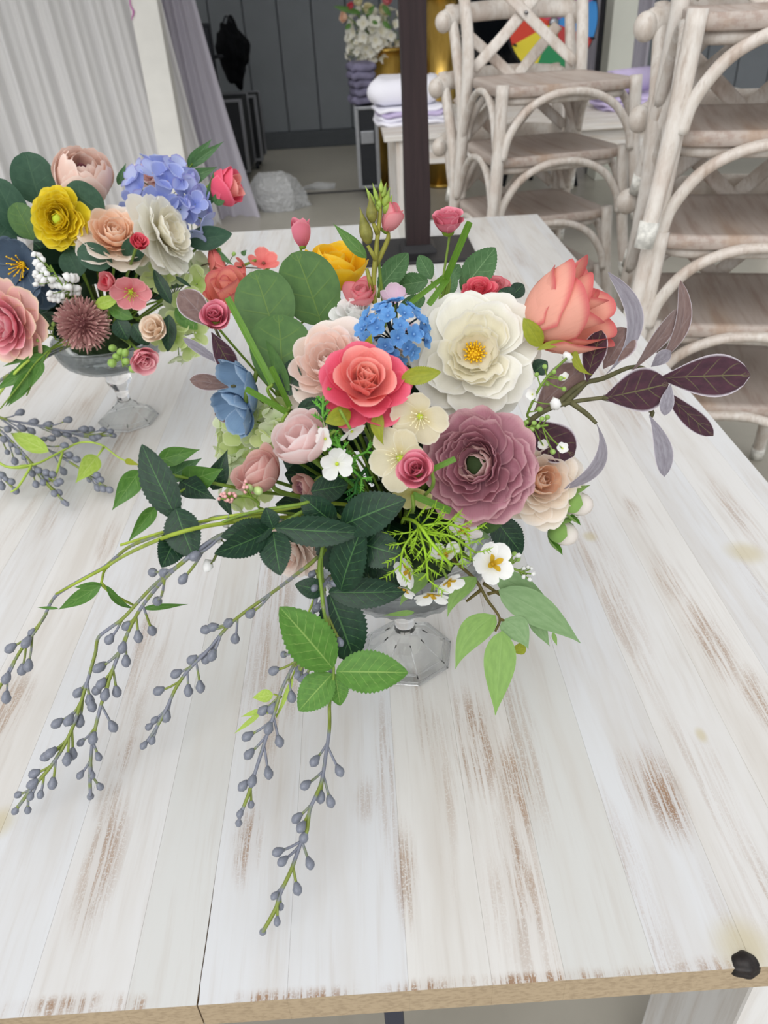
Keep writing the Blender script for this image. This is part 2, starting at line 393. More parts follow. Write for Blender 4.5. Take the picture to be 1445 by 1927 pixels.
def rolled(c, L, rad, mat, mat2, label, rz):
    r = root('rolled_linen', c, label, 'linen'); r.rotation_euler.z = rz
    sp_ = [(rad*(.12+.88*t)*cos(t*17), rad*(.12+.88*t)*sin(t*17)) for t in [i/70 for i in range(71)]]
    v, f = [], []
    for x in (-L/2, L/2):
        for (a, b_) in sp_: v.append((x, a, rad+b_))
    for i in range(70): f.append((i, i+1, 72+i, 71+i))
    o_ = ob('cloth_roll', new_mesh('roll', v, f), mat, r); md = o_.modifiers.new('thick', 'SOLIDIFY'); md.thickness = .012
    return r
c = P(770, 205, 5.05); c.z = TZ+.001; folded(c, .40, .34, .022, 4, [M_linen, M_linen, M_lilac, M_linen], 'pile of flat folded white tablecloths at the end of the long table', 4, .1)
c = P(765, 190, 5.1); c.z = TZ+.096; folded(c, .31, .26, .135, 1, [M_linen], 'thick rounded bundle of white linen on top of the folded tablecloths', 9, -.15)
c = P(1190, 165, 5.1); c.z = TZ+.001; folded(c, .42, .32, .022, 3, [M_lilac], 'lilac folded cloths lying flat on the long table', 6, .05)
c = P(1182, 150, 5.1); c.z = TZ+.075; rolled(c, .30, .07, M_lilac, M_lilac, 'rolled lilac cloth on top of the lilac folded cloths', .5)
c = P(682, 160, 6.75); c.z = .676; folded(c, .15, .24, .055, 5, [plain('grey_lilac_cloth', '77738a', .8, .2, .25, 8)], 'grey lilac cloth bundle on the small flight case', 8, .2)

# ---- prize wheel, screen, pillar
c = P(1040, 42, 6.5); R = P(1122, 42, 6.5).x-c.x
r = root('prize_wheel', (c.x, c.y, TZ-.75), 'multicoloured spinning prize wheel with black pegs on a stand', 'wheel')
cols = ['8c4f86', '9a5a92', '3c8fd6', 'c0403f', '2f8f5b', 'e9d63a', 'd8442f', 'c9506a']
for i, h in enumerate(cols):
    a0 = pi/2-i*pi/4+radians(24); v = [(0, -.02, c.z)]+[(R*cos(a0-j*pi/24), -.02, c.z+R*sin(a0-j*pi/24)) for j in range(7)]
    v += [(x, 0, z) for x, y, z in v]; f = [tuple(range(8)), tuple(range(15, 7, -1))]+[(j, (j+1) % 8+8 if False else j+8, (j+1) % 8+8, (j+1) % 8) for j in range(8)]
    ob('segment', new_mesh('seg', v, f, None, False), plain('wheel_'+h, h, .4, .4), r)
    ob('peg', MB().tube([(R*.96*cos(a0), -.02, c.z+R*.96*sin(a0)), (R*.96*cos(a0)+.0, -.10, c.z+R*.96*sin(a0))], .008, 8).mesh('peg'), M_blk, r)
v, f = lathe([(R+.015, 0), (R+.015, .02)], 64); o_ = ob('backing_disc', new_mesh('disc', v, f, None, False), M_blk, r, Matrix.Translation((0, .03, c.z)) @ Matrix.Rotation(pi/2, 4, 'X'))
v, f = lathe([(.035, 0), (.035, .02), (.02, .03)], 20); ob('hub', new_mesh('hub', v, f), M_alu, r, Matrix.Translation((0, -.02, c.z)) @ Matrix.Rotation(pi/2, 4, 'X'))
for s in (-1, 1): ob('stand_leg', MB().tube([(s*.04, .06, c.z+.1), (s*.3, .12, 0)], .018, 8).mesh('leg'), M_blk, r)
ob('stand_leg', MB().tube([(0, .06, c.z+.1), (0, .45, 0)], .018, 8).mesh('leg'), M_blk, r)
c0, c1 = P(1128, 100, 7.0), P(1150, 100, 7.0)
tag(ob('door_frame_post', MB().box(c0.x, c1.x-.02, 7.0, 7.1, 0, 2.6).bevel('frame', .004), plain('dark_frame', '25262a', .5)), 'black upright frame bar beside the white pillar', 'frame')
c0, c1 = P(1150, 60, 6.8), P(1196, 60, 6.8)
r = root('pillar', ((c0.x+c1.x)/2, 6.8, 0), 'white square pillar behind the stacked chairs and the lilac cloth', 'pillar'); wq = (c1.x-c0.x)/2
ob('shaft', MB().box(-wq, wq, 0, .22, .1, 2.6).bevel('shaft', .008), plain('cream_paint', 'd9dacf', .5, .3, .03, 4), r)
ob('plinth', MB().box(-wq-.02, wq+.02, -.02, .24, 0, .1).bevel('plinth', .006), plain('cream_paint', 'd9dacf'), r)
c0, c1 = P(872, 30, 7.5), P(1004, 30, 7.5)
r = root('display_screen', ((c0.x+c1.x)/2, 7.5, 0), 'large black display panel on a stand behind the stacked chairs', 'screen'); wq = (c1.x-c0.x)/2+.05; zb = P(940, 150, 7.5).z
ob('bezel', MB().box(-wq, wq, 0, .05, zb, 2.1).bevel('bezel', .006), M_blk, r)
ob('panel', MB().box(-wq+.03, wq-.03, -.004, 0, zb+.03, 2.07).mesh('p', False), plain('screen_glass', '101318', .12, .5), r)
ob('stand', MB().box(-.05, .05, .01, .05, .03, zb+.1).bevel('st', .004), M_blk, r); ob('foot', MB().box(-.4, .4, -.2, .25, 0, .03).bevel('ft', .004), M_blk, r)
wx = P(1012, 60, 7.2).x
drape('white_drape', (wx+.16, 7.35), (wx+.95, 7.3), 0, 7, .03, M_lil.m, 'lilac white drape hanging behind the prize wheel', seed=8)

# ================================================================== chairs
def chair_wood(name):
    k = NT(name); p = k.coord()
    n = k.noise(k.mapping(p, (16, 16, 5)), 2.0, 5, .65); n2 = k.noise(p, 5, 3); g = k.noise(k.mapping(p, (60, 60, 12)), 2.2, 4)
    c = k.mix(k.ss(n, .35, .7), H('d8d2ca'), H('bfb3a7')); c = k.mix(k.math('MULTIPLY', k.ss(n2, .52, .72), .38), c, H('a58672'))
    c = k.mix(k.math('MULTIPLY', k.ss(g, .55, .7), .3), c, H('8c7463'))
    k.set(c, .42, .4); k.bump(g, .0008, .3); return k.m
M_ch = chair_wood('limewashed_wood'); M_seat = wood_white('limewashed_seat', 'b4a89f', 'a18f84', 'y')
M_cap = plain('worn_white_cap', 'd6d4cc', .5, .3, .25, 60); M_screw = plain('screw_steel', '8f8f90', .3, .5, metallic=1.)
CH = {}
def chair_meshes():
    sw, sdp, sh = .215, .20, .455
    def reg(n, me, m=M_ch): me.materials.append(m); CH[n] = me
    ring = []
    for j in range(40):
        a = 2*pi*j/40; e = 7; x = abs(cos(a))**(2/e)*(1 if cos(a) > 0 else -1); y = abs(sin(a))**(2/e)*(1 if sin(a) > 0 else -1)
        ring.append((x*(sw-.022*(y+1)/2), y*sdp))
    v = [(x*k_, y*k_, z) for (k_, z) in ((.97, sh-.034), (1, sh-.03), (1, sh-.005), (.975, sh), (.86, sh-.004), (.4, sh-.007)) for x, y in ring]
    f = [(a*40+j, a*40+(j+1) % 40, (a+1)*40+(j+1) % 40, (a+1)*40+j) for a in range(5) for j in range(40)]+[tuple(range(40))[::-1], tuple(200+j for j in range(40))]
    reg('seat', new_mesh('seat', v, f), M_seat)
    for s in (-1, 1):
        fp = [(s*.203, -.185, .462), (s*.212, -.195, .30), (s*.228, -.212, .12), (s*.243, -.226, .0)]
        reg('fleg%d' % s, MB().tube(spline(fp), [.0185, .018, .0165, .015], 12).mesh('leg'))
        reg('fcap%d' % s, MB().tube([(s*.2365, -.2195, .055), (s*.243, -.226, -.002)], [.0195, .0185], 12).mesh('cap'), M_cap)
        rp_ = [(s*.225, .30, 0), (s*.208, .235, .2), (s*.195, .205, .43), (s*.192, .215, .58), (s*.198, .265, .76), (s*.204, .315, .90)]
        reg('rleg%d' % s, MB().tube(spline(rp_), [.0165, .0185, .0195, .0195, .018, .016], 12).mesh('leg'))
        reg('rcap%d' % s, MB().tube([(s*.2195, .283, .053), (s*.2255, .3015, -.002)], [.0195, .0185], 12).mesh('cap'), M_cap)
        sl = [(s*-.172, .205, .475), (s*-.06, .222, .585), (s*.05, .252, .70), (s*.165, .29, .815)]
        reg('slat%d' % s, MB().tube(spline([(x, y+(.012 if s > 0 else -.003), z) for x, y, z in sl]), .020, 10, True, .22, (0, 1, -.3)).mesh('slat'))
        ar = [(s*.219, -.20, .235), (s*.212, -.14, .36), (s*.205, -.06, .415), (s*.20, .02, .425), (s*.198, .10, .405), (s*.20, .17, .34), (s*.208, .222, .235)]
        reg('sarch%d' % s, MB().tube(spline(ar), .0125, 10).mesh('arch'))
    def arch(y, w_): return [(-w_, y, .235), (-w_*.93, y, .30), (-w_*.70, y, .375), (-w_*.36, y, .418), (0, y, .430), (w_*.36, y, .418), (w_*.70, y, .375), (w_*.93, y, .30), (w_, y, .235)]
    reg('farch', MB().tube(spline(arch(-.205, .203)), .013, 10).mesh('arch'))
    reg('barch', MB().tube(spline(arch(.222, .190)), .013, 10).mesh('arch'))
    rl = [(-.24, .285, .845), (-.2, .30, .868), (-.1, .335, .875), (0, .348, .877), (.1, .335, .875), (.2, .30, .868), (.24, .285, .845)]
    reg('rail', MB().tube(spline(rl), [.026, .032, .034, .034, .034, .032, .026], 12, True, .55, (0, 1, -.3)).mesh('rail'))
    for s in (-1, 1):
        me = ico(.030, 3, .9, .8, 1.2)
        for x in me.vertices: x.co += Vector((s*.235, .288, .850))
        reg('knob%d' % s, me)
    reg('screw', MB().tube([(0, .224, .648), (0, .214, .645)], .006, 8).mesh('screw'), M_screw)
    rg = [(x*.86, y*.86, sh-.045) for x, y in ring]; rg.append(rg[0])
    reg('frame', MB().tube(rg, .014, 8, True, 1.1).mesh('frame'))
chair_meshes()
def chair(x, y, z, rz, label, group):
    r = root('cross_back_chair', (x, y, z), label, 'chair', group); r.rotation_euler.z = rz; r.scale = (1.17, 1.08, 1.0)
    ob('seat', CH['seat'], None, r); ob('seat_frame', CH['frame'], None, r)
    for s in (-1, 1):
        l = ob('leg', CH['fleg%d' % s], None, r); ob('foot_cap', CH['fcap%d' % s], None, l)
        l = ob('leg', CH['rleg%d' % s], None, r); ob('foot_cap', CH['rcap%d' % s], None, l)
        sl = ob('cross_slat', CH['slat%d' % s], None, r); ob('side_arch', CH['sarch%d' % s], None, r)
        if s > 0: ob('screw', CH['screw'], None, sl)
    ob('front_arch', CH['farch'], None, r); ob('rear_arch', CH['barch'], None, r)
    t = ob('top_rail', CH['rail'], None, r)
    for s in (-1, 1): ob('rail_end', CH['knob%d' % s], None, t)
    return r
ORD = ['bottom', 'second', 'third', 'fourth', 'topmost']
def stack(xl, yf, n, rz, where, dx, dy_, sp_=.22, jit=.01, seed=1):
    rs = random.Random(seed)
    for i in range(n):
        nm = ORD[i] if i < n-1 else 'topmost'
        chair(xl+dx*i+rs.uniform(-jit, jit), yf+dy_*i+rs.uniform(-jit, jit), i*sp_+.003, rz+rs.uniform(-.03, .03),
              '%s limewashed cross-back chair in the stack %s' % (nm, where), 'stacked cross-back chairs '+where)
pA = P(1003, 390, 3.05)
stack(pA.x, 3.20, 4, radians(11), 'behind the end of the flower table', .012, -.028, seed=2)
pB = P(1226, 480, 1.85)
stack(pB.x+.295, 2.0, 5, radians(-14), 'beside the long edge of the flower table', .0, -.006, seed=5)

# ================================================================== flower table
NY = P(722, 1868, -1e-5).y; FY = P(722, 420, -1e-5).y; RX = P(1232, 660, -1e-5).x; LX = -.95
def table_mats():
    k = NT('whitewashed_planks'); p = k.wpos(); rnd = k.n('ObjectInfo').outputs['Random']
    warp = k.n('VectorMath'); warp.operation = 'ADD'; k.l(p, warp.inputs[0])
    nz = k.n('TexNoise'); nz.inputs['Scale'].default_value = 5; k.l(k.mapping(p, (1, .5, 1)), nz.inputs[0])
    sc = k.n('VectorMath'); sc.operation = 'SCALE'; k.l(nz.outputs['Color'], sc.inputs[0]); sc.inputs['Scale'].default_value = .02; k.l(sc.outputs[0], warp.inputs[1])
    q = warp.outputs[0]
    off = k.n('CombineXYZ'); k.l(k.math('MULTIPLY', rnd, 7.), off.inputs[1]); qa = k.n('VectorMath'); qa.operation = 'ADD'; k.l(q, qa.inputs[0]); k.l(off.outputs[0], qa.inputs[1]); q2 = qa.outputs[0]
    base = k.mix(k.ss(rnd, .0, .5), H('d9d7d3'), H('d4d5d6')); base = k.mix(k.ss(rnd, .62, .85), base, H('cac9c1')); base = k.mix(k.ss(rnd, .86, .95), base, H('d9d7d3'))
    soft = k.noise(k.mapping(q2, (9, 1.2, 1)), 2, 4, .6); base = k.mix(k.math('MULTIPLY', k.ss(soft, .4, .75), .55), base, H('c3bcb2'))
    brush = k.noise(k.mapping(q2, (130, 6, 1)), 1, 3, .6); base = k.mix(k.math('MULTIPLY', k.ss(brush, .48, .75), .35), base, H('bdb5ac'))
    grain = k.noise(k.mapping(q, (230, 8, 1)), 1, 4, .7); speck = k.noise(q, 520, 2, .6)
    gm = k.math('MULTIPLY', k.ss(grain, .44, .60), k.ss(speck, .28, .55))
    spots = [(190, 1620, .022, .085, .8), (205, 1510, .015, .04, .6), (470, 1580, .016, .05, .9), (240, 1420, .018, .035, .7), (545, 1290, .02, .07, .55), (895, 1395, .03, .085, 1.), (975, 1480, .022, .075, .95),
             (985, 1650, .016, .08, .9), (1245, 1490, .022, .065, 1.15), (1190, 1470, .014, .05, .7), (762, 1640, .012, .06, .8), (725, 1450, .012, .12, .5), (200, 1020, .015, .08, .55), (15, 1340, .03, .07, .8), (1330, 1200, .026, .10, .8),
             (1255, 1090, .02, .07, .75), (1195, 960, .012, .05, .6), (1095, 1060, .012, .05, .6), (1380, 960, .02, .12, .55), (1430, 1320, .02, .07, .8), (270, 1200, .02, .06, .5), (105, 960, .02, .09, .5), (790, 1330, .01, .09, .5), (960, 560, .04, .2, .3), (690, 1500, .018, .03, .4)]
    sx_ = k.n('SeparateXYZ'); k.l(q, sx_.inputs[0]); X, Y = sx_.outputs[0], sx_.outputs[1]; acc = 0.0
    def blob(px, py, lx, ly):
        c = P(px, py, -1e-5)
        a = k.math('DIVIDE', k.math('SUBTRACT', X, c.x+.01), lx); b_ = k.math('DIVIDE', k.math('SUBTRACT', Y, c.y+.01), ly)
        return k.math('SUBTRACT', 1., k.ss(k.math('SQRT', k.math('ADD', k.math('MULTIPLY', a, a), k.math('MULTIPLY', b_, b_))), .25, 1.15))
    for px, py, lx, ly, s in spots: acc = k.math('MAXIMUM', acc, k.math('MULTIPLY', blob(px, py, lx, ly), s))
    glob = k.noise(k.mapping(q2, (7, 1.1, 1)), 1.6, 3); acc = k.math('MAXIMUM', acc, k.math('MULTIPLY', k.ss(glob, .54, .72), .62))
    lip = k.math('MULTIPLY', k.math('SUBTRACT', 1., k.ss(Y, NY+.014, NY+.024)), k.ss(k.noise(p, 9, 3), .42, .6)); acc = k.math('MAXIMUM', acc, k.math('MULTIPLY', lip, 1.3))
    wear = k.math('MULTIPLY', acc, k.math('ADD', k.math('MULTIPLY', gm, .8), .12))
    tone = k.mix(k.noise(q, 25, 2), H('84644a'), H('ab8b6d'))
    c = k.mix(k.math('MINIMUM', wear, .95), base, tone)
    kn = 0.0
    for px, py, lx, ly in ((4, 1545, .018, .022), (1318, 1383, .007, .012), (1396, 1785, .03, .03), (1110, 1010, .012, .014), (885, 800, .016, .02), (1400, 1040, .03, .03)): kn = k.math('MAXIMUM', kn, blob(px, py, lx, ly))
    c = k.mix(k.math('MULTIPLY', kn, .45), c, H('b9a868'))
    k.set(c, .5, .35); k.bump(k.math('ADD', k.math('MULTIPLY', brush, .6), k.math('MULTIPLY', wear, -.8)), .0006, .5)
    top = k.m
    k = NT('raw_board_edge'); p = k.wpos(); n = k.noise(k.mapping(p, (1, 1, 2)), 160, 3); n2 = k.noise(p, 6, 3)
    k.set(k.mix(k.math('MULTIPLY', k.ss(n, .4, .7), .5), k.mix(n2, H('b9a78c'), H('a89478')), H('8a7860')), .75, .2); k.bump(n, .0006, .5)
    return top, k.m
M_top, M_edge = table_mats()
rt = root('farm_table', ((LX+RX)/2, (NY+FY)/2, 0), 'large whitewashed plank table carrying both flower arrangements', 'table')
xs = [P(px, 1875, -1e-5).x for px in (240, 372, 540, 770, 930, 1072, 1250, 1440)]
while xs[0]-LX > .11: xs.insert(0, xs[0]-random.uniform(.06, .095))
while RX-xs[-1] > .11: xs.append(xs[-1]+random.uniform(.06, .095))
xs = [LX]+xs+[RX]
crack_x = P(372, 1875, -1e-5).x
for a, b_ in zip(xs[:-1], xs[1:]):
    v, f = [], []; n = 24; th = .034; bv = .0002
    for i in range(n+1):
        t = (i/n)**2; y = lerp(NY, FY, t); g = .00004
        ga = .0011*clamp((NY+.13-y)/.13)*(1+.5*sin(i*2.1)) if abs(a-crack_x) < 1e-6 else 0
        x0, x1 = a+g+ga, b_-g
        v += [(x0, y, TZ-th), (x0, y, TZ-bv), (x0+bv, y, TZ), (x1-bv, y, TZ), (x1, y, TZ-bv), (x1, y, TZ-th)]
    for i in range(n):
        for j in range(6): f.append((i*6+j, i*6+(j+1) % 6, (i+1)*6+(j+1) % 6, (i+1)*6+j))
    f += [tuple(range(6))[::-1], tuple(n*6+j for j in range(6))]
    o_ = wpart('plank', v, [q[::-1] for q in f], [M_top, M_edge], rt, None, False)
    for pl in o_.data.polygons:
        if pl.center.z < TZ-.001: pl.material_index = 1
ob_in = [MB().box(LX+.05, RX-.05, NY+.10, NY+.125, TZ-.13, TZ-.035), MB().box(LX+.05, RX-.05, FY-.125, FY-.10, TZ-.13, TZ-.035),
         MB().box(LX+.06, LX+.085, NY+.1, FY-.1, TZ-.13, TZ-.035), MB().box(RX-.085, RX-.06, NY+.1, FY-.1, TZ-.13, TZ-.035)]
for m_ in ob_in: o_ = wpart('apron', m_.v, m_.f, M_wtx, rt, None, False)
lx0 = P(1318, 1900, .40).x
M_leg = wood_white('whitewash_leg', 'dfdedc', 'cfcac4', 'z')
for (x, y) in ((lx0, NY+.055), (LX+.12, NY+.055), (lx0, FY-.16), (LX+.12, FY-.16)):
    m_ = MB().box(x, x+.09, y, y+.15, 0, TZ-.034); me = m_.bevel('leg', .004)
    Mi = rt.matrix_basis.inverted(); me.transform(Mi); ob('leg', me, M_leg, rt)
# black knot in the near edge, dark steel brace under the top
kc = P(1405, 1816, -1e-5); me = ico(1, 4)
for x in me.vertices:
    d = x.co.normalized(); k_ = 1+.05*sin(d.x*7+1)+.04*sin(d.z*8+d.y*5); x.co = Vector((d.x*.0125, d.y*.0100, d.z*.0095))*k_
o_ = ob('dark_knot', me, plain('charred_knot', '1c1512', .5, .4, .5, 300), rt, Matrix.Translation(Vector((kc.x, NY+.0045, TZ-.0052))-rt.location)); o_['label'] = 'black charred knot in the table edge'
c0 = P(738, 1912, .36); me = MB().box(c0.x-.011, c0.x+.011, .40, .43, 0, TZ-.034).bevel('brace', .003); me.transform(rt.matrix_basis.inverted())
o_ = ob('steel_brace', me, plain('navy_steel', '23283a', .4, .5), rt); o_['label'] = 'dark navy steel brace under the tabletop'

# dark timber pole on its black base, on the table
bc = P(786, 474, -1e-4); bc.z = TZ
r = root('timber_pole', bc, 'dark brown timber pole on a black base plate at the table end', 'pole')
ob('base_plate', MB().box(-.165, .165, -.13, .13, .0, .010).bevel('bp', .003), plain('black_steel', '1b1a1c', .4, .4), r)
k = NT('dark_stained_timber'); n = k.noise(k.mapping(k.coord(), (40, 40, 3)), 1.5, 4); k.set(k.mix(n, H('1f1719'), H('3a2c2c')), .6, .25); k.bump(n, .003, .5)
v = []
for i in range(14):
    z = .01+i*.14; wq = .034+.0013*sin(i*1.7); v += [(-wq+.002*sin(i*2.3), -.035, z), (wq+.002*sin(i*1.1), -.035, z), (wq, .035, z), (-wq, .035, z)]
f = [(i*4+j, i*4+(j+1) % 4, (i+1)*4+(j+1) % 4, (i+1)*4+j) for i in range(13) for j in range(4)]+[(3, 2, 1, 0), (52, 53, 54, 55)]
m_ = MB().add(v, f); ob('pole_shaft', m_.mesh('sh', False), k.m, r)
v, f = lathe([(.075, .01), (.072, .02), (.055, .03)], 4); ob('socket', new_mesh('soc', v, f, None, False), plain('black_steel', '1b1a1c'), r, Matrix.Rotation(pi/4, 4, 'Z'))

# ================================================================== vases
k = NT('clear_glass'); k.set((.985, .99, .995, 1), .01, .5, Transmission_Weight=1.0); k.bsdf.inputs['IOR'].default_value = 1.46; M_glass = k.m
M_glass2 = k.m.copy(); M_glass2.name = 'solid_glass'
tr = k.n('BsdfTransparent'); tr.inputs[0].default_value = (.97, .98, .98, 1); mx = k.n('MixShader'); mx.inputs[0].default_value = .42
k.l(tr.outputs[0], mx.inputs[1]); k.l(k.bsdf.outputs[0], mx.inputs[2]); k.l(mx.outputs[0], k.out.inputs[0])
k = NT('bowl_glass'); tr = k.n('BsdfTransparent'); tr.inputs[0].default_value = (.90, .93, .94, 1); gl = k.n('BsdfGlossy'); gl.inputs['Roughness'].default_value = .05
fr = k.n('LayerWeight'); fr.inputs[0].default_value = .25; mx = k.n('MixShader'); k.l(k.math('MULTIPLY', fr.outputs[0], .75), mx.inputs[0])
k.l(tr.outputs[0], mx.inputs[1]); k.l(gl.outputs[0], mx.inputs[2]); k.l(mx.outputs[0], k.out.inputs[0]); M_bowl = k.m
M_foam = plain('floral_foam', '2e3a26', .95, .05, .3, 90, bump=.002)
def vase(x, y, label, flabel):
    r = root('pedestal_bowl', (x, y, TZ), label, 'vase'); r.rotation_euler.z = radians(12)
    def oct_(i, j, q): return 1/cos((q+pi/8) % (pi/4)-pi/8)*.95
    v, f = lathe([(.050, .0005), (.055, .0015), (.055, .006), (.051, .0085), (.041, .015), (.029, .024), (.019, .034), (.0135, .042)], 8)
    ft = ob('foot', new_mesh('foot', v, f, None, False), M_glass, r)
    for z_, q_, r_ in ((.0035, .0545, .0022), (.0105, .0475, .0012)): ob('foot_rim', MB().tube([(q_*cos(t*pi/4), q_*sin(t*pi/4), z_) for t in range(9)], r_, 8).mesh('rim', False), M_glass2, ft)
    for t in range(8): ob('facet_ridge', MB().tube([(q_*cos(t*pi/4), q_*sin(t*pi/4), z_) for q_, z_ in ((.0515, .0085), (.041, .0153), (.029, .0243), (.021, .0325))], .0007, 6).mesh('ridge'), M_glass2, ft)
    v, f = lathe([(.0125, .0422), (.0115, .056), (.013, .066), (.020, .076), (.0235, .085), (.022, .094), (.017, .102), (.015, .108)], 32); ob('stem_knop', new_mesh('knop', v, f), M_glass2, r)
    out = [(.015, .1082), (.045, .112), (.068, .119), (.085, .132), (.093, .148), (.097, .168)]
    inn = [(.094, .168), (.090, .149), (.082, .135), (.066, .123), (.044, .116), (.005, .114)]
    v, f = lathe(out+inn, 96, lambda i, j, q: 1+(.018*cos(q*32) if 1 < i < 6 else 0)); ob('bowl', new_mesh('bowl', v, f), M_bowl, r)
    ring = MB().tube([(.0955*cos(t*pi/24), .0955*sin(t*pi/24), .169) for t in range(49)], .0025, 8).mesh('rim'); ob('rim', ring, M_glass, r)
    me = ico(1, 4, noise=.05)
    for q in me.vertices:
        d = q.co; rr_ = 1 if d.z > 0 else 1; q.co = Vector((d.x*.068, d.y*.068, .165+d.z*(.07 if d.z > 0 else .025)))
    tag(ob('foam_block', me, M_foam, None, Matrix.Translation((x, y, TZ))), flabel, 'floral foam')
    return r
v1 = P(764, 1230, -1e-4); v2 = P(243, 790, -1e-4)
vase(v1.x, v1.y, 'clear glass pedestal bowl under the arrangement with the white peony', 'dark green foam in the bowl under the white peony arrangement')
vase(v2.x, v2.y, 'clear glass pedestal bowl under the arrangement with the mauve pompom', 'dark green foam in the bowl under the mauve pompom arrangement')
HUB = {1: Vector((v1.x, v1.y, TZ+.18)), 2: Vector((v2.x, v2.y, TZ+.18))}
for h_ in HUB.values(): h_.y += .01

# ================================================================== plant builders
PC = {}
def petal_mesh(L, W, a0, a1, rc, rb=0., zb=0., ruf=0., curl=0., notch=0., tipw=.62, neck=.3, seed=0, nu=9, nv=9, rnd=.28):
    """one petal: base at the flower axis (z), leaning out from angle a0 at its base to a1 at its tip, rolled across with radius rc"""
    key = (L, W, a0, a1, rc, rb, zb, ruf, curl, notch, tipw, neck, seed, nu, nv, rnd)
    if key in PC: return PC[key]
    rs = random.Random(seed*31+5); ph = [rs.uniform(0, 6.28) for _ in range(4)]; v, f, uv = [], [], []
    for i in range(nv):
        for j in range(nu):
            u = j/(nu-1)*2-1; lu = 1-rnd*abs(u)**2.4-notch*exp(-(u/.2)**2)
            tt = i/(nv-1)*lu; r, z = rb, zb; n = 10
            for q in range(n):
                s = tt*(q+.5)/n; th = radians(a0+(a1-a0)*s+(curl*((s-.62)/.38)**2 if s > .62 else 0)); r += sin(th)*L*tt/n; z += cos(th)*L*tt/n
            s = tt; th = radians(a0+(a1-a0)*s+(curl*((s-.62)/.38)**2 if s > .62 else 0))
            wv = neck+(1-neck)*sin(min(1., s/.62)*pi/2) if s < .62 else 1-(1-tipw)*((s-.62)/.38)**2
            ls = u*W*wv*.5; an = ls/rc; nr, nz = -cos(th), sin(th)
            k_ = rc*(1-cos(an)); k_ += ruf*W*(sin(u*5+ph[0])*.5+sin(u*9+ph[1]+s*2)*.35+sin(s*8+ph[2])*.25)*s**2*(.35+.65*abs(u))
            v.append((rc*sin(an), r+nr*k_, z+nz*k_)); uv.append((j/(nu-1), i/(nv-1)))
    for i in range(nv-1):
        for j in range(nu-1): f.append((i*nu+j, i*nu+j+1, (i+1)*nu+j+1, (i+1)*nu+j))
    PC[key] = new_mesh('petal', v, f, uv); return PC[key]
def scaled_copy(me, m):
    key = (me.name, m.name)
    if key not in PC:
        if len(me.materials) == 0: me.materials.append(m); PC[key] = me
        elif me.materials[0] == m: PC[key] = me
        else: c = me.copy(); c.materials.clear(); c.materials.append(m); PC[key] = c
    return PC[key]
M_stem = plain('green_stem', '6f8a34', .5, .3, .15, 80); M_dstem = plain('olive_stem', '55602c', .55, .3, .15, 80); M_sepal = leaf_mat('sepal_green', '7d9a2f', '6a8a2c', '93ab45', .4, 0)
def stem_to_hub(rt, p, hub, r=.0022, mat=None, side=0., k=.35):
    """stem from the flower's base down to the foam"""
    h = HUB[hub]+Vector(((p.x-HUB[hub].x)*.18, (p.y-HUB[hub].y)*.18, .01)); ax = (rt.matrix_basis.to_3x3() @ Vector((0, 0, -1))).normalized() if rt.rotation_euler[:] != (0, 0, 0) else Vector((0, 0, -1))
    L = (p-h).length; m1 = p+ax*min(L*.25, .016); m2 = h+(p-h)*.35+Vector((0, 0, .01))
    m_ = MB().tube(spline([p, m1, m2, h], 6), r, 6); return wpart('stem', m_.v, m_.f, mat or M_stem, rt)
def put_layers(rt, R, layers, seed, name='petal'):
    rs = random.Random(seed); ang = rs.uniform(0, 6.28)
    for (n, mt, kw) in layers:
        kw = dict(kw); jit = kw.pop('jit', .12); tilt = kw.pop('tilt', 4.)
        for i in range(n):
            me = scaled_copy(petal_mesh(seed=i % 3, **kw), mt)
            M = Matrix.Rotation(ang+2*pi*i/n+rs.uniform(-jit, jit)*2*pi/n*2, 4, 'Z') @ Matrix.Rotation(radians(rs.uniform(-tilt, tilt)), 4, 'X') @ Matrix.Scale(R*rs.uniform(.94, 1.06), 4)
            ob(name, me, None, rt, M)
        ang += 2*pi/n*.5+.35
def L(n, m, L_, W, a0, a1, rc, **kw): d = dict(L=L_, W=W, a0=a0, a1=a1, rc=rc); d.update(kw); return (n, m, d)
def sepals(rt, R, n=5, mat=None, a=132, len_=.55, w_=.28, z=0., curl=30, seed=2):
    me = scaled_copy(petal_mesh(len_, w_, a-45, a, .4, .06, z, curl=curl, tipw=.05, neck=.6, rnd=.05, seed=seed, nu=5, nv=7), mat or M_sepal)
    for i in range(n): ob('sepal', me, None, rt, Matrix.Rotation(2*pi*i/n+.4, 4, 'Z') @ Matrix.Scale(R, 4))
def disc_ball(rt, name, R, r, z, mat, sz=.6, noise=.1):
    me = ico(1, 2, 1, 1, sz, noise); me.materials.append(mat); return ob(name, me, None, rt, Matrix.Translation((0, 0, z*R)) @ Matrix.Scale(R*r, 4))
def stamens(rt, R, n, len_, spread, mat, tipmat=None, z=.1, rad=.012, tip=.028, seed=3):
    rs = random.Random(seed); m_ = MB(); tm = MB(); bl = ico(1, 1)
    for i in range(n):
        a = i*2.4; q = sqrt((i+.5)/n); d = Vector((cos(a)*q*spread, sin(a)*q*spread, len_*(1-.25*q*q)*rs.uniform(.85, 1.1)))*R; b0 = Vector((cos(a)*q*.08, sin(a)*q*.08, z))*R
        m_.tube([b0, b0+d*.6+Vector((0, 0, .02*R)), b0+d], rad*R, 4)
        tm.add([b0+d+Vector(x.co)*tip*R for x in bl.vertices], [tuple(p.vertices) for p in bl.polygons])
    s = ob('stamens', m_.mesh('st'), mat, rt); ob('anthers', tm.mesh('an'), tipmat or mat, s)

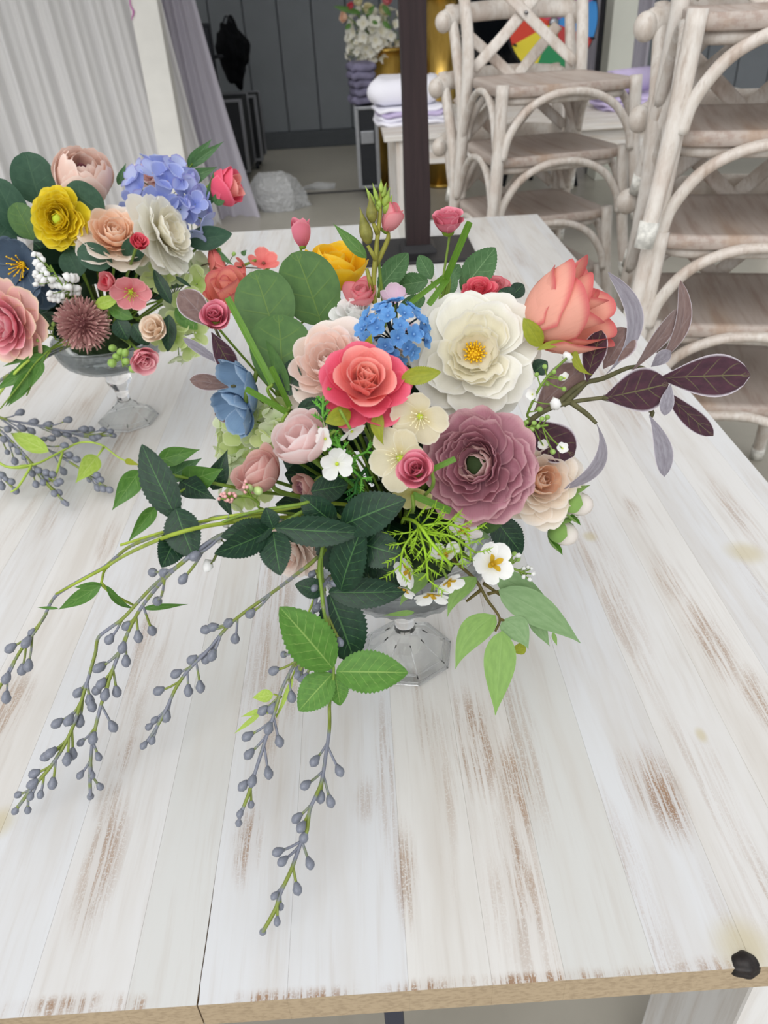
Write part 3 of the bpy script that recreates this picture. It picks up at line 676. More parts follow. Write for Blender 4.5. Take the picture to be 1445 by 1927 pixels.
def flower(kind, name, label, cat, px, py, d, Rpx, a, phi, hub=1, spin=0., group=None, off=.35, stem=True, sr=.0022, **kw):
    pos = P(px, py, d); ax = facing(pos, a, phi); R = pxm(Rpx, pos)
    M = Matrix.Translation(pos-ax*R*off) @ frame(ax, None, radians(spin))
    rt = root(name, None, label, cat, group, M)
    kind(rt, R, **kw)
    if stem: stem_to_hub(rt, M.translation.copy()-ax*R*.0, hub, sr)
    return rt

# ---- kinds of flower head (unit radius)
def k_rose(rt, R, inner, mid, outer, seed=1, open_=1., sep=True):
    o_ = open_
    put_layers(rt, R, [L(3, inner, .66, .42, 6, -14, .13, rb=.015, zb=.10, tipw=.8, nu=7), L(4, inner, .70, .62, 10, -10, .22, rb=.04, zb=.06, curl=10, tipw=.85),
        L(5, inner, .74, .80, 20, -6, .32, rb=.06, zb=.03, curl=25, tipw=.85, ruf=.03), L(5, mid, .80, .92, 38*o_, 4, .42, rb=.08, zb=.0, curl=45, tipw=.85, ruf=.04),
        L(5, mid, .92, 1.02, 62*o_, 14*o_, .55, rb=.08, zb=-.02, curl=60, tipw=.85, ruf=.05), L(6, outer, 1.02, 1.06, 84*o_, 34*o_, .75, rb=.06, zb=-.04, curl=60, tipw=.8, ruf=.06),
        L(5, outer, 1.08, 1.08, 100*o_, 62*o_, 1.0, rb=.05, zb=-.06, curl=35, tipw=.78, ruf=.07)], seed)
    if sep: sepals(rt, R, z=-.06, seed=seed % 4)
    disc_ball(rt, 'calyx', R, .14, -.08, M_sepal, 1., 0)
def k_garden(rt, R, inner, mid, outer, seed=1):
    put_layers(rt, R, [L(5, inner, .44, .34, 25, -25, .16, rb=.03, zb=.10, tipw=.9, ruf=.12, nu=7), L(7, inner, .52, .40, 35, -18, .20, rb=.08, zb=.08, ruf=.12, tipw=.9, nu=7), L(8, inner, .62, .46, 48, -12, .26, rb=.12, zb=.05, ruf=.10, tipw=.9),
        L(8, mid, .72, .60, 62, 0, .36, rb=.14, zb=.02, ruf=.08, curl=20, tipw=.85), L(8, mid, .84, .74, 74, 18, .50, rb=.12, zb=.0, ruf=.07, curl=25, tipw=.82),
        L(8, outer, .98, .92, 86, 46, .7, rb=.08, zb=-.03, ruf=.06, curl=25, tipw=.8), L(7, outer, 1.08, 1.0, 98, 70, .95, rb=.06, zb=-.06, ruf=.08, curl=15, tipw=.78, notch=.06)], seed)
    sepals(rt, R, z=-.08)
def k_peony(rt, R, inner, outer, core, seed=1):
    put_layers(rt, R, [L(5, inner, .40, .52, 46, 2, .4, rb=.10, zb=.03, ruf=.2, tipw=.95, notch=.12, jit=.4, tilt=12), L(6, inner, .56, .68, 58, 14, .5, rb=.08, zb=.02, ruf=.18, tipw=.95, notch=.1, jit=.4, tilt=10),
        L(7, inner, .72, .78, 68, 32, .6, rb=.07, ruf=.16, jit=.35, tilt=8, tipw=.95, notch=.07, nu=11), L(7, outer, .88, .88, 80, 52, .8, rb=.06, zb=-.03, ruf=.15, jit=.3, tilt=6, tipw=.95, notch=.05, nu=11),
        L(8, outer, 1.02, .94, 90, 72, 1.1, rb=.05, zb=-.06, ruf=.14, tipw=.95, notch=.06, nu=11, jit=.3), L(6, outer, 1.08, 1.0, 102, 86, 1.4, rb=.05, zb=-.09, ruf=.09, tipw=.9, notch=.04, nu=11)], seed)
    disc_ball(rt, 'flower_centre', R, .12, .05, core, .6); stamens(rt, R, 36, .13, .11, core, core, .06, .010, .020)
    sepals(rt, R, z=-.1)
def k_ranunc(rt, R, inner, mid, outer, core, seed=1, flatten=1.):
    ls = [L(6, inner, .34, .42, 16, -28, .24, rb=.19, zb=.10, tipw=.9, ruf=.10, nu=9), L(7, inner, .46, .48, 36, -24, .28, rb=.20, zb=.07, tipw=.9, ruf=.16, nu=9, jit=.3)]
    for i, (ln, a0, a1) in enumerate(((.62, 56, -22), (.74, 66, -8), (.84, 74, 6), (.94, 82, 22), (1.02, 90, 42), (1.08, 100, 64))):
        ls.append(L((7, 7, 7, 7, 7, 7)[i], (mid if i < 3 else outer), ln, .62+.11*i, a0*flatten, a1*flatten, .28+.12*i, rb=.14-.015*i, zb=.06-.025*i, tipw=.95, ruf=.15, curl=18, notch=.07, jit=.45, tilt=9, nu=11))
    put_layers(rt, R, ls, seed); disc_ball(rt, 'flower_centre', R, .20, .27, core, .7, .25)
def k_bowl(rt, R, inner, outer, core=None, seed=1, n=6):
    """cupped flower with few wide petals"""
    put_layers(rt, R, [L(4, inner, .8, .85, 40, -20, .35, rb=.06, zb=.04, tipw=.98, ruf=.05, rnd=.2), L(n, outer, .98, .95, 60, -16, .5, rb=.07, zb=.0, tipw=.8, ruf=.05), L(n, outer, 1.10, 1.05, 78, -6, .62, rb=.06, zb=-.04, tipw=.8, ruf=.06, curl=15)], seed)
    if core: disc_ball(rt, 'flower_centre', R, .25, .4, core, .7)
def k_bud(rt, R, petal, rim, seed=1, n=4, len_=1.9, sep=True, open_=1.):
    """long rose bud"""
    k_ = len_/1.9
    put_layers(rt, R, [L(3, petal, 1.85*k_, .9, 14, -8, .26, rb=.05, zb=.1, tipw=.6, curl=10), L(3, petal, 2.0*k_, 1.5, 42*open_, -14, .50, rb=.08, zb=.04, curl=30, tipw=.7, ruf=.02), L(3, rim, 2.15*k_, 2.0, 66*open_, -20, .78, rb=.08, zb=.0, curl=40, tipw=.9, ruf=.025, rnd=.42, nu=13),
        L(3, rim, 2.15*k_, 2.1, 78*open_, -24, .92, rb=.08, zb=-.03, curl=52, tipw=.88, ruf=.03, rnd=.46, nu=13), L(2, rim, 1.75*k_, 1.9, 84*open_, -20, 1.0, rb=.08, zb=-.05, curl=75, tipw=.88, ruf=.04, rnd=.46, nu=13)], seed)
    disc_ball(rt, 'calyx', R, .26, -.02, M_sepal, .9, 0)
    if sep: sepals(rt, R, 5, a=70, len_=1.0, w_=.34, z=-.05, curl=70)
def k_foam(rt, R, m1, seed=1, sep=False):
    """small foam rose: few thick rolled petals"""
    put_layers(rt, R, [L(2, m1, .74, .5, 4, -6, .16, rb=.02, zb=.12, tipw=.9, nu=7), L(3, m1, .82, .85, 12, -6, .30, rb=.06, zb=.08, curl=25, tipw=.9), L(3, m1, .9, 1.15, 26, -4, .44, rb=.10, zb=.02, curl=60, tipw=.85), L(4, m1, 1.0, 1.3, 48, -2, .60, rb=.12, zb=-.06, curl=80, tipw=.8, ruf=.03), L(4, m1, .98, 1.3, 70, 0, .74, rb=.1, zb=-.12, curl=80, tipw=.8, ruf=.04)], seed)
    disc_ball(rt, 'calyx', R, .3, -.12, M_sepal, .7, 0)
def k_tulip(rt, R, m1, seed=1, n=3):
    put_layers(rt, R, [L(3, m1, 1.7, 1.2, 34, -14, .5, rb=.06, zb=.02, tipw=.35, curl=10, rnd=.2), L(n, m1, 1.8, 1.4, 50, -22, .6, rb=.08, tipw=.4, curl=45, rnd=.25)], seed); disc_ball(rt, 'calyx', R, .22, 0, M_sepal, .8, 0)
def k_open5(rt, R, m1, core, st=True, n=5, seed=1, a1=62, stm=None):
    put_layers(rt, R, [L(n, m1, 1.0, .92, 80, a1, 1.2, rb=.06, ruf=.10, tipw=.85, neck=.25, notch=.04)], seed)
    disc_ball(rt, 'flower_centre', R, .12, .06, core, .7)
    if st: stamens(rt, R, 16, .36, .3, stm or core, stm or core, .05, .014, .03)
def floret_mesh(n, m1, seed=0, a1=70, w=.8, tip=.85, core=None):
    key = ('floret', n, m1.name, seed, a1, w)
    if key in PC: return PC[key]
    mb = MB(); pm = petal_mesh(1., w, 78, a1, .9, .05, .0, ruf=.08, tipw=tip, neck=.3, seed=seed, nu=5, nv=5)
    uvl = [None]*len(pm.vertices)
    for lp in pm.loops: uvl[lp.vertex_index] = tuple(pm.uv_layers[0].data[lp.index].uv)
    for i in range(n):
        M = Matrix.Rotation(2*pi*i/n, 4, 'Z'); mb.add([M @ x.co for x in pm.vertices], [tuple(p.vertices) for p in pm.polygons], uvl)
    me = mb.mesh('floret'); me.materials.append(m1)
    if core:
        bl = ico(.14, 1); k0 = len(me.vertices); me2 = MB().add(mb.v, mb.f, mb.uv).add([x.co+Vector((0, 0, .08)) for x in bl.vertices], [tuple(p.vertices) for p in bl.polygons]); me = me2.mesh('floret'); me.materials.append(m1); me.materials.append(core)
        for p in me.polygons[len(mb.f):]: p.material_index = 1
    PC[key] = me; return me
def cluster(name, label, cat, px, py, d, Rpx, a, phi, n, fr, mesh_fn, hub, smat=None, flat=.75, group=None, seed=4, spread=62, jit=.25, sr=.0009, part='floret'):
    """florets on short stalks over a dome"""
    rs = random.Random(seed); pos = P(px, py, d); ax = facing(pos, a, phi); R = pxm(Rpx, pos); M = Matrix.Translation(pos-ax*R*.7) @ frame(ax)
    rt = root(name, None, label, cat, group, M); sm = smat or M_stem; m_ = MB()
    for i in range(n):
        q = radians(spread)*sqrt((i+.4)/n); w_ = i*2.39996+rs.uniform(-jit, jit); dr = Vector((sin(q)*cos(w_), sin(q)*sin(w_), cos(q)*flat+.15)); p = dr*R*rs.uniform(.88, 1.04)
        m_.tube([Vector((0, 0, -.2*R)), p*.5+Vector((0, 0, .08*R)), p*.98], sr, 4)
        dn = (dr+Vector((rs.uniform(-jit, jit), rs.uniform(-jit, jit), .2))).normalized()
        ob(part, mesh_fn(i), None, rt, Matrix.Translation(p) @ frame(dn, Vector((.3, .9, .1)), rs.uniform(0, 6)) @ Matrix.Scale(fr*R*rs.uniform(.9, 1.1), 4))
    ob('stalks', m_.mesh('stalks'), sm, rt); stem_to_hub(rt, M.translation.copy(), hub, .0018, sm); return rt

def leaf_geo(b0, t0, wid, tilt=0., bend=.06, side=0., fold=.18, serr=0., shape='oval', wave=0., seed=0, nhint=None):
    """leaf blade from base to tip in world space"""
    b0, t0 = Vector(b0), Vector(t0); ax = t0-b0; Ln = ax.length; y = ax/Ln; vd = nhint if nhint is not None else (CAM-(b0+t0)/2).normalized()
    n = (vd-y*vd.dot(y)).normalized(); n = Matrix.Rotation(radians(tilt), 3, y) @ n; x = y.cross(n)
    nv = 36 if serr else 15; nu = 7; v, f, uv = [], [], []; ph = seed*1.7
    def wf(s):
        if shape == 'oval': return sin(pi*min(1, s**.85*1.0))**.75 if 0 < s < 1 else .02
        if shape == 'round': return max(.02, sqrt(max(0, 1-((s-.52)/.485)**2)))
        if shape == 'lance': return max(.02, (sin(pi*s**.62))**1.15) if s < 1 else .02
        if shape == 'spoon': return max(.04, (sin(pi*clamp(s)**1.55)**.62) if .02 < s < 1 else .03)
        if shape == 'obov': return max(.03, sin(pi*clamp(s)**1.25)**.8) if .01 < s < 1 else .03
        if shape == 'strap': return 1. if s < .96 else .85
        return 1.
    for i in range(nv):
        s = i/(nv-1); arc = 4*s*(1-s); w_ = wid*.5*wf(s)
        if serr: w_ *= 1+serr*((i % 2)*2-1)
        c = b0+y*(Ln*s)+n*(bend*Ln*arc)+x*(side*Ln*arc)
        for j in range(nu):
            u = j/(nu-1)*2-1
            v.append(c+x*(u*w_)+n*(fold*abs(u)*w_+wave*wid*sin(s*9+ph+(1.6 if u > 0 else 0))*abs(u))); uv.append((j/(nu-1), s))
    for i in range(nv-1):
        for j in range(nu-1): f.append((i*nu+j, i*nu+j+1, (i+1)*nu+j+1, (i+1)*nu+j))
    return v, f, uv
def leaf(rt, b, t, wpx, mat, name='leaf', stalk=None, **kw):
    b0, t0 = P(*b), P(*t); wid = pxm(wpx, (b0+t0)/2); v, f, uv = leaf_geo(b0, t0, wid, **kw)
    return wpart(name, v, f, mat, rt, uv)
def spray(name, label, cat, hub, stems, leaves, lm, sm=None, group=None, r=.0018, base=None, **kw):
    """stems: pixel polylines (px, py, d); leaves: (base, tip, width px, {overrides}); the first stem is led into the foam"""
    p0 = P(*stems[0][0]); rt = root(name, p0, label, cat, group)
    for i, st in enumerate(stems):
        pts = [P(*q) for q in st]
        if i == 0 and hub: h = HUB[hub]+(p0-HUB[hub])*.15; pts = [h, h.lerp(p0, .55)+Vector((0, 0, .008))]+pts
        m_ = MB().tube(spline(pts), [r, r*.9, r*.6], 6); wpart('stem', m_.v, m_.f, sm or M_stem, rt)
    for i, lf in enumerate(leaves):
        k2 = dict(kw); k2['seed'] = i; mt = lm
        if len(lf) > 3: k2.update(lf[3])
        mt = k2.pop('mat', lm); leaf(rt, lf[0], lf[1], lf[2], mt, **k2)
    return rt

# ================================================================== colours of petals and leaves
PM = petal_mat
p_cream = PM('peony_cream', 'efe3a8', 'f4efda', 'f8f6ec', .05, .35); p_white = PM('peony_white', 'efe8cc', 'f3f1e6', 'f7f6f0', .04, .35); p_pure = PM('pure_white', 'f3f3e6', 'f7f7f4', 'fafaf8', .03, .3)
p_core = plain('pollen_yellow', 'ecbc22', .7, .2, .2, 200); p_lime = plain('lime_centre', 'b7c93a', .6, .2, .2, 100)
p_coral_i = PM('coral_inner', 'f58573', 'fba797', 'fdbcae', .12); p_coral_m = PM('coral_mid', 'f08080', 'f99d96', 'fbb4aa', .12); p_coral_o = PM('coral_outer', 'de5066', 'e9607a', 'f07890', .12)
p_mau_i = PM('mauve_inner', 'bf8a8a', 'dfbab6', 'edd6d0', .2); p_mau_m = PM('mauve_mid', '96606e', 'bd8491', 'dcaeb4', .3); p_mau_o = PM('mauve_outer', 'a36a78', 'c48c9a', 'dab0b6', .3)
p_salm = PM('salmon_petal', 'f9c2a8', 'f8b9a4', 'dc7474', .15, .25); p_salm2 = PM('salmon_petal_pale', 'f3b498', 'f4ac98', 'dd7a7a', .2, .25)
p_blush_i = PM('blush_inner', 'f4cfbe', 'f8e0d4', 'fbefe8', .08, .35); p_blush_o = PM('blush_outer', 'f0d8c8', 'f6e8df', 'f9f1ea', .06, .35)
p_peach_i = PM('peach_inner', 'f3bb94', 'f8d5b8', 'fbe6d4', .08, .35); p_peach_o = PM('peach_outer', 'f3dcc2', 'f7ebdc', 'faf3ea', .06, .35)
p_yel = PM('yellow_petal', 'f6be10', 'fccf20', 'fddc50', .08, .3); p_yel2 = PM('lemon_petal', 'd8bc10', 'edd522', 'f2e050', .14, .3)
p_pink = PM('foam_pink', 'cd5f78', 'df7d90', 'ea9aa8', .08, .15, .7); p_pink2 = PM('foam_pink_pale', 'e28c90', 'eaa0a4', 'e8808c', .1, .25)
p_dpink = PM('hot_pink', 'd0405c', 'e85f72', 'ef8088', .1, .25); p_rosepink = PM('rose_pink', 'e8879a', 'f0a6b2', 'f5c6c6', .1, .3)
p_tul = PM('pale_translucent_pink', 'eec8c0', 'f3d9d6', 'f8ecea', .06, .4); p_dusty = PM('dusty_pink', 'd59c94', 'e0aea6', 'ebc8c0', .15, .3)
p_blue = PM('dusty_blue', '6f8fb0', '7d9bba', '9cb4cc', .25, .25); p_navy = PM('slate_blue', '3d5068', '55697f', '74879a', .3, .2)
p_forget = PM('forget_blue', '4a7fc0', '639bd6', '84b2e2', .1, .2); p_hyd = PM('hydrangea_blue', '7f8fd8', '9fabe0', 'c2cbf0', .1, .35); p_hydw = PM('hydrangea_ice', 'b9c6e8', 'c3cdf0', 'a8a6e0', .1, .35)
p_limep = PM('lime_petal', 'b3cc6a', 'cddc96', 'dde8b4', .08, .4); p_palegreen = PM('pale_green_petal', 'c3d3a0', 'd6dfbb', 'e3e8cf', .08, .4)
p_helle = PM('hellebore_cream', 'e6d8a0', 'ece4c6', 'f3eeda', .12, .35); p_lav = PM('lavender_pink', 'e3c4dc', 'e8cde0', 'efdde8', .1, .35); p_coralb = PM('coral_blossom', 'd85c5c', 'e87e78', 'f0988c', .15, .3)
p_pomp = PM('pompom_mauve', '8f5c5c', 'b98784', 'dcbcae', .2, .2)
LM = leaf_mat
l_euc = LM('eucalyptus_green', '54763f', '4a6b3a', '66823e', .8, 4, .5, '6f8a5f', mid=.035); l_euc2 = LM('eucalyptus_dark', '2f4f3c', '3a5a45', '4d6b50', .4, 4, .55, '5f7a66')
l_rose = LM('rose_leaf_dark', '1f3d2a', '16301f', '4f7a45', .7, 8, .38, '38513d', .06); l_rosel = LM('rose_leaf_light', '5a8a36', '4c782c', '93b25e', .7, 8, .45, '6f9a52', .2)
l_green = LM('fresh_green_leaf', '4a7530', '588338', '7fa058', .5, 3, .4, '6f9a4c', .2); l_mid = LM('mid_green_leaf', '4f7548', '43683d', '7fa070', .55, 6, .5, '7a9470', .15)
l_willow = LM('willow_sage', '7fa257', '8bb05f', '9abd70', .35, 0, .55, '9fbf80', .25); l_sage = LM('willow_grey', '7c9c6a', '8aa878', '9cb588', .3, 0, .55, '9fb98c', .25)
l_lamb = LM('maroon_felt', '4a2a36', '3a212c', '6d6a45', .8, 5, .85, 'a8a2aa', .05, 1., .045); l_lambg = LM('grey_felt', '8f8c93', '7c777f', '6d696f', .35, 0, .9, '6b5560', .05, .8); l_lambb = LM('brown_felt', '6a5450', '7c6660', '8c8080', .4, 3, .85, 'a8a2aa', .05, .8)
l_lime = LM('lime_leaf', 'b6cf62', 'a4c24e', 'cfe08a', .5, 4, .45, 'c5d888', .3); l_strap = LM('cut_strap_green', '628c2e', '557d28', '7a9c48', .4, 0, .45, None, .15); l_olive = LM('olive_sepal', '9aa02e', '8a942a', 'a9ae4a', .3, 0, .5, 'b6b05a', .2)
M_berry = NT('grey_berry'); _n = M_berry.noise(M_berry.coord(), 4, 3); M_berry.set(M_berry.mix(M_berry.ss(_n, .62, .75), M_berry.mix(_n, H('61656f'), H('8a8e9a')), H('6a7a4a')), .35, .4); M_berry = M_berry.m
k = NT('berry_twig'); _n = k.noise(k.wpos(), 45, 2); k.set(k.mix(k.ss(_n, .42, .58), H('7d808c'), H('7d8a3c')), .45, .35); M_twig = k.m

# ================================================================== arrangement with the white peony
FL = 'flower'
flower(k_peony, 'peony', 'big open white peony with ruffled petals and yellow centre', FL, 893, 664, .64, 118, 14, 80, off=.12, inner=p_cream, outer=p_white, core=p_core, seed=3, sr=.003)
flower(k_rose, 'rose', 'two-tone coral rose with deep pink outer petals beside the white peony', FL, 688, 718, .56, 86, 30, 80, off=.30, inner=p_coral_i, mid=p_coral_m, outer=p_coral_o, seed=2, sr=.003)
flower(k_ranunc, 'ranunculus', 'dusty mauve ranunculus with crinkled petals and dark green centre', FL, 900, 876, .56, 106, 14, 160, off=.12, inner=p_mau_i, mid=p_mau_m, outer=p_mau_o, core=plain('dark_green_centre', '2c3a1e', .8, .2, .3, 60), seed=5, sr=.003)
flower(k_bud, 'rose_bud', 'large salmon rose bud leaning over the dark felt leaves', FL, 1054, 590, .66, 78, 74, 26, off=.85, petal=p_salm, rim=p_salm, seed=4, sr=.003)
flower(k_garden, 'garden_rose', 'pale blush garden rose tucked behind the coral rose', FL, 622, 688, .615, 98, 34, 120, off=.2, inner=p_blush_i, mid=p_blush_i, outer=p_blush_o, seed=6)
flower(k_garden, 'garden_rose', 'cream garden rose with peach centre beside two green-capped buds', FL, 1016, 906, .59, 86, 22, 20, off=.15, inner=p_peach_i, mid=p_peach_o, outer=p_peach_o, seed=7)
for (x, y, ph, nm) in ((1086, 948, -10, 'upper white bud with split green cap beside the cream garden rose'), (1058, 1003, -20, 'lower white bud with split green cap below the cream garden rose')):
    rt = flower(lambda rt, R: (disc_ball(rt, 'bud_tip', R, .72, 1.0, p_blush_o, 1.2, 0), put_layers(rt, R, [L(4, LM('cap_green', '5f9430', '4f8428', '7fae4c', .3, 0, .45, '8ab060', .2), 2.0, 1.35, 84, -16, .8, rb=.05, zb=.05, tipw=.25, curl=40, rnd=.15)], 3, 'sepal')), 'flower_bud', nm, 'flower bud', x, y, .585, 32, 78, ph, off=.9, stem=False)
    pb = rt.matrix_basis.translation; b1 = P(1010, 968, .59); m_ = MB().tube(spline([pb, pb.lerp(b1, .6), b1, HUB[1]+Vector((.02, 0, .02))]), .0016, 6); wpart('stem', m_.v, m_.f, M_dstem, rt)
flower(k_bowl, 'ranunculus', 'golden yellow ranunculus seen from the side behind round leaves', FL, 630, 506, .77, 84, 66, 86, off=.42, inner=p_yel, outer=p_yel, core=plain('olive_centre', '9a8a2a', .8), seed=8, n=7)
flower(k_rose, 'rose', 'white rose almost hidden behind the golden yellow ranunculus', FL, 626, 486, .85, 36, 60, 90, inner=p_pure, mid=p_pure, outer=p_pure, seed=9, sep=False)
flower(k_tulip, 'tulip_bud', 'small dark pink tulip-shaped bud on a thin stem above the yellow ranunculus', 'flower bud', 567, 440, .80, 31, 78, 95, off=.75, m1=p_dpink if False else p_pink, seed=3, sr=.0012)
flower(k_foam, 'spray_rose', 'small pink spray rose on a tall thin stem beside the dark pole', FL, 843, 418, .76, 41, 66, 92, off=.35, m1=p_pink, seed=4, sr=.0012)
flower(k_foam, 'spray_rose', 'small pink spray rose beside the round eucalyptus leaves', FL, 405, 597, .64, 40, 24, 100, off=.3, m1=p_pink, seed=5, sr=.0012)
flower(k_foam, 'spray_rose', 'small pink spray rose in front of the cream hellebores', FL, 783, 885, .49, 48, 18, 120, off=.3, m1=p_pink, seed=6, sr=.0012)
rt = flower(k_tulip, 'pink_bud', 'half open pink bud with green base beside the olive bud stalk', 'flower bud', 736, 413, .73, 32, 74, 62, off=.75, m1=p_pink2, seed=7, sr=.0016); sepals(rt, pxm(26, rt.matrix_basis.translation), 6, l_mid, a=38, len_=.8, w_=.5, z=-.04, curl=0)
flower(k_bud, 'rose_bud', 'salmon rose bud behind the small pink rose and round leaves', FL, 433, 552, .74, 48, 50, 110, off=.7, petal=p_salm2, rim=p_salm2, seed=6, len_=1.5, sep=False)
flower(k_bowl, 'peony_bud', 'pale translucent pink cupped peony beside the white daisies', FL, 568, 828, .54, 84, 50, 125, off=.45, inner=p_tul, outer=p_tul, seed=4)
flower(k_bowl, 'peony_bud', 'dusty pink closed rose above the dark rose leaves', FL, 488, 890, .56, 72, 62, 140, off=.45, inner=p_dusty, outer=p_dusty, seed=5)
flower(k_bowl, 'peony_bud', 'dusky rose bloom half hidden under the translucent pink peony', FL, 575, 915, .59, 40, 60, 200, off=.4, inner=p_mau_m, outer=p_dusty, seed=6)
flower(k_garden, 'garden_rose', 'pale blush rose mostly covered by the dark rose leaves', FL, 545, 1035, .575, 66, 50, 230, off=.2, inner=p_blush_i, mid=p_blush_o, outer=p_blush_o, seed=11)
flower(k_open5, 'anemone', 'dusty blue anemone seen from the side under the round leaves', FL, 455, 728, .62, 80, 66, 200, off=.3, m1=p_blue, core=plain('dark_centre', '2a2c30', .8), n=7, seed=3, a1=20, st=False)
rt = flower(k_open5, 'anemone', 'dusty blue bloom with frayed petals beside the lime hydrangea', FL, 446, 772, .60, 66, 62, 215, off=.3, m1=p_blue, core=plain('dark_centre', '2a2c30', .8), n=8, seed=5, a1=8, st=False)
flower(k_open5, 'hellebore', 'cream hellebore with upright stamens under the coral rose', FL, 790, 785, .545, 56, 26, 250, off=.08, m1=p_helle, core=p_lime, seed=2, stm=plain('cream_stamen', 'efe8c0', .7))
flower(k_open5, 'hellebore', 'cream hellebore with pale stamens behind the pink spray rose', FL, 752, 862, .535, 62, 22, 200, off=.08, m1=p_helle, core=p_lime, seed=4, stm=plain('cream_stamen', 'efe8c0', .7), spin=30)
flower(k_open5, 'blossom', 'yellow-green hellebore petals hanging below the pink spray rose', FL, 780, 930, .53, 42, 60, 260, off=.08, m1=PM('pale_yellow_petal', 'd8cc72', 'e6dc9a', 'efe8bc', .1, .35), core=p_lime, seed=6, st=False)
# white daisies with ferny green
for (x, y, R_, a, ph, nm) in ((634, 873, 33, 24, 270, 'white flower with lime eye turned down beside the pale pink peony'), (612, 826, 24, 50, 190, 'white flower with lime eye seen edge-on beside the pale pink peony'), (662, 812, 26, 70, 300, 'white flower hanging under the coral rose with lime eye')):
    flower(k_open5, 'white_wildflower', nm, FL, x, y, .525, R_, a, ph, off=.05, m1=p_pure, core=p_lime, st=False, seed=int(x) % 7, a1=70, sr=.0012, group=None)
flower(k_open5, 'blossom', 'pure white petals peeking out beside the olive sepals', FL, 655, 795, .55, 32, 40, 60, off=.1, m1=p_pure, core=p_lime, st=False, seed=9, a1=50, sr=.0012)
flower(k_rose, 'rose', 'red rose bloom showing behind the white peony', FL, 900, 545, .76, 34, 46, 100, inner=p_dpink, mid=p_dpink, outer=p_dpink, seed=3, sep=False)
flower(k_rose, 'rose', 'light pink rose next to the red bloom behind the white peony', FL, 932, 541, .80, 34, 55, 90, inner=p_pink2, mid=p_pink2, outer=p_pink2, seed=5, sep=False)
flower(k_bowl, 'freesia', 'rose pink freesia petals at the foot of the olive bud stalk', FL, 680, 556, .70, 46, 50, 100, inner=p_pink2, outer=p_pink2, seed=5, n=4)
flower(k_open5, 'sweet_pea', 'pale lavender sweet pea petals behind the blue forget-me-nots', FL, 742, 560, .71, 34, 50, 95, off=.2, m1=p_lav, core=p_lime, st=False, seed=5, a1=10)
flower(k_rose, 'rose', 'white rose between the round leaves and the blue forget-me-nots', FL, 668, 590, .69, 50, 50, 95, inner=p_pure, mid=p_pure, outer=p_pure, seed=13, sep=False)
flower(k_rose, 'rose', 'soft lavender white bloom under the blue forget-me-nots', FL, 765, 640, .69, 44, 30, 60, inner=p_lav, mid=p_lav, outer=p_white, seed=14, sep=False)
cluster('forget_me_not', 'domed cluster of small bright blue forget-me-nots', FL, 742, 612, .62, 70, 28, 85, 30, .27, lambda i: floret_mesh(5, p_forget, i % 3, 62, .85, .9, p_forget), 1, plain('dark_stalk', '2c3a3c', .6), flat=.6, seed=3, spread=80)
cluster('green_hydrangea', 'lime green hydrangea petals below the dusty blue anemone', FL, 452, 815, .64, 66, 40, 160, 12, .62, lambda i: floret_mesh(4, (p_limep, p_palegreen)[i % 2], i % 3, 60, .95, .9), 1, None, seed=5, spread=75)
cluster('green_hydrangea', 'pale green hydrangea petals around the dusty pink closed rose', FL, 448, 905, .61, 52, 40, 190, 9, .62, lambda i: floret_mesh(4, (p_palegreen, p_palegreen, p_limep)[i % 3], i % 3, 60, .95, .9), 1, None, seed=6, spread=70)
cluster('green_hydrangea', 'small green hydrangea petals above the pale pink peony', FL, 510, 790, .60, 44, 40, 120, 8, .62, lambda i: floret_mesh(4, (p_palegreen, p_limep)[i % 2], i % 3, 55, .95, .9), 1, None, seed=9, spread=70)
# sepals of the big bud and rose leaves that show as olive points
spray('sepal_spray', 'olive green sepal leaves under the salmon rose bud', 'leaves', 1, [[(990, 640, .66), (1000, 615, .655)]],
      [((1018, 652, .635), (985, 598, .64), 34, {'shape': 'oval'}), ((1010, 658, .635), (1095, 655, .63), 14, {'shape': 'lance', 'side': -.12}), ((1082, 657, .63), (1116, 706, .62), 16, {'shape': 'lance', 'side': .2}), ((1078, 655, .632), (1080, 690, .63), 10, {'shape': 'lance'})], l_olive)
spray('sepal_spray', 'yellow green sepal points under the coral rose', 'leaves', 1, [[(680, 790, .57), (682, 775, .565)]],
      [((660, 775, .545), (612, 795, .535), 36, {'shape': 'oval'}), ((712, 775, .545), (722, 838, .535), 26, {'shape': 'lance', 'side': .1}), ((755, 712, .56), (830, 700, .555), 34, {'shape': 'oval', 'serr': .06}), ((690, 655, .60), (699, 628, .60), 16, {'shape': 'lance'})], l_olive)
# blades cut to short straps
straps = [((838, 527, .70), (884, 417, .68), 13, 'broad cut green blade standing beside the tall pink spray rose'), ((834, 522, .70), (772, 570, .66), 10, 'short cut green blade leaning towards the blue forget-me-nots'), ((842, 525, .70), (806, 574, .66), 12, 'short cut green blade just behind the white peony'),
          ((540, 776, .57), (462, 731, .565), 12, 'cut green blade in front of the dusty blue anemone'), ((812, 884, .50), (857, 863, .50), 11, 'short cut green blade between pink spray rose and mauve ranunculus'), ((776, 931, .52), (848, 962, .515), 14, 'cut green blade under the mauve ranunculus'),
          ((512, 722, .60), (428, 560, .645), 13, 'long narrow green blade in front of the round eucalyptus leaves'), ((545, 765, .60), (510, 690, .60), 11, 'dark narrow green blade below the round eucalyptus leaves')]
for b_, t_, w_, nm in straps:
    rt = root('cut_blade', P(*b_), nm, 'leaf'); leaf(rt, b_, t_, w_, l_strap, 'blade', shape='strap', fold=.25, bend=.02); stem_to_hub(rt, P(*b_), 1, .0015)

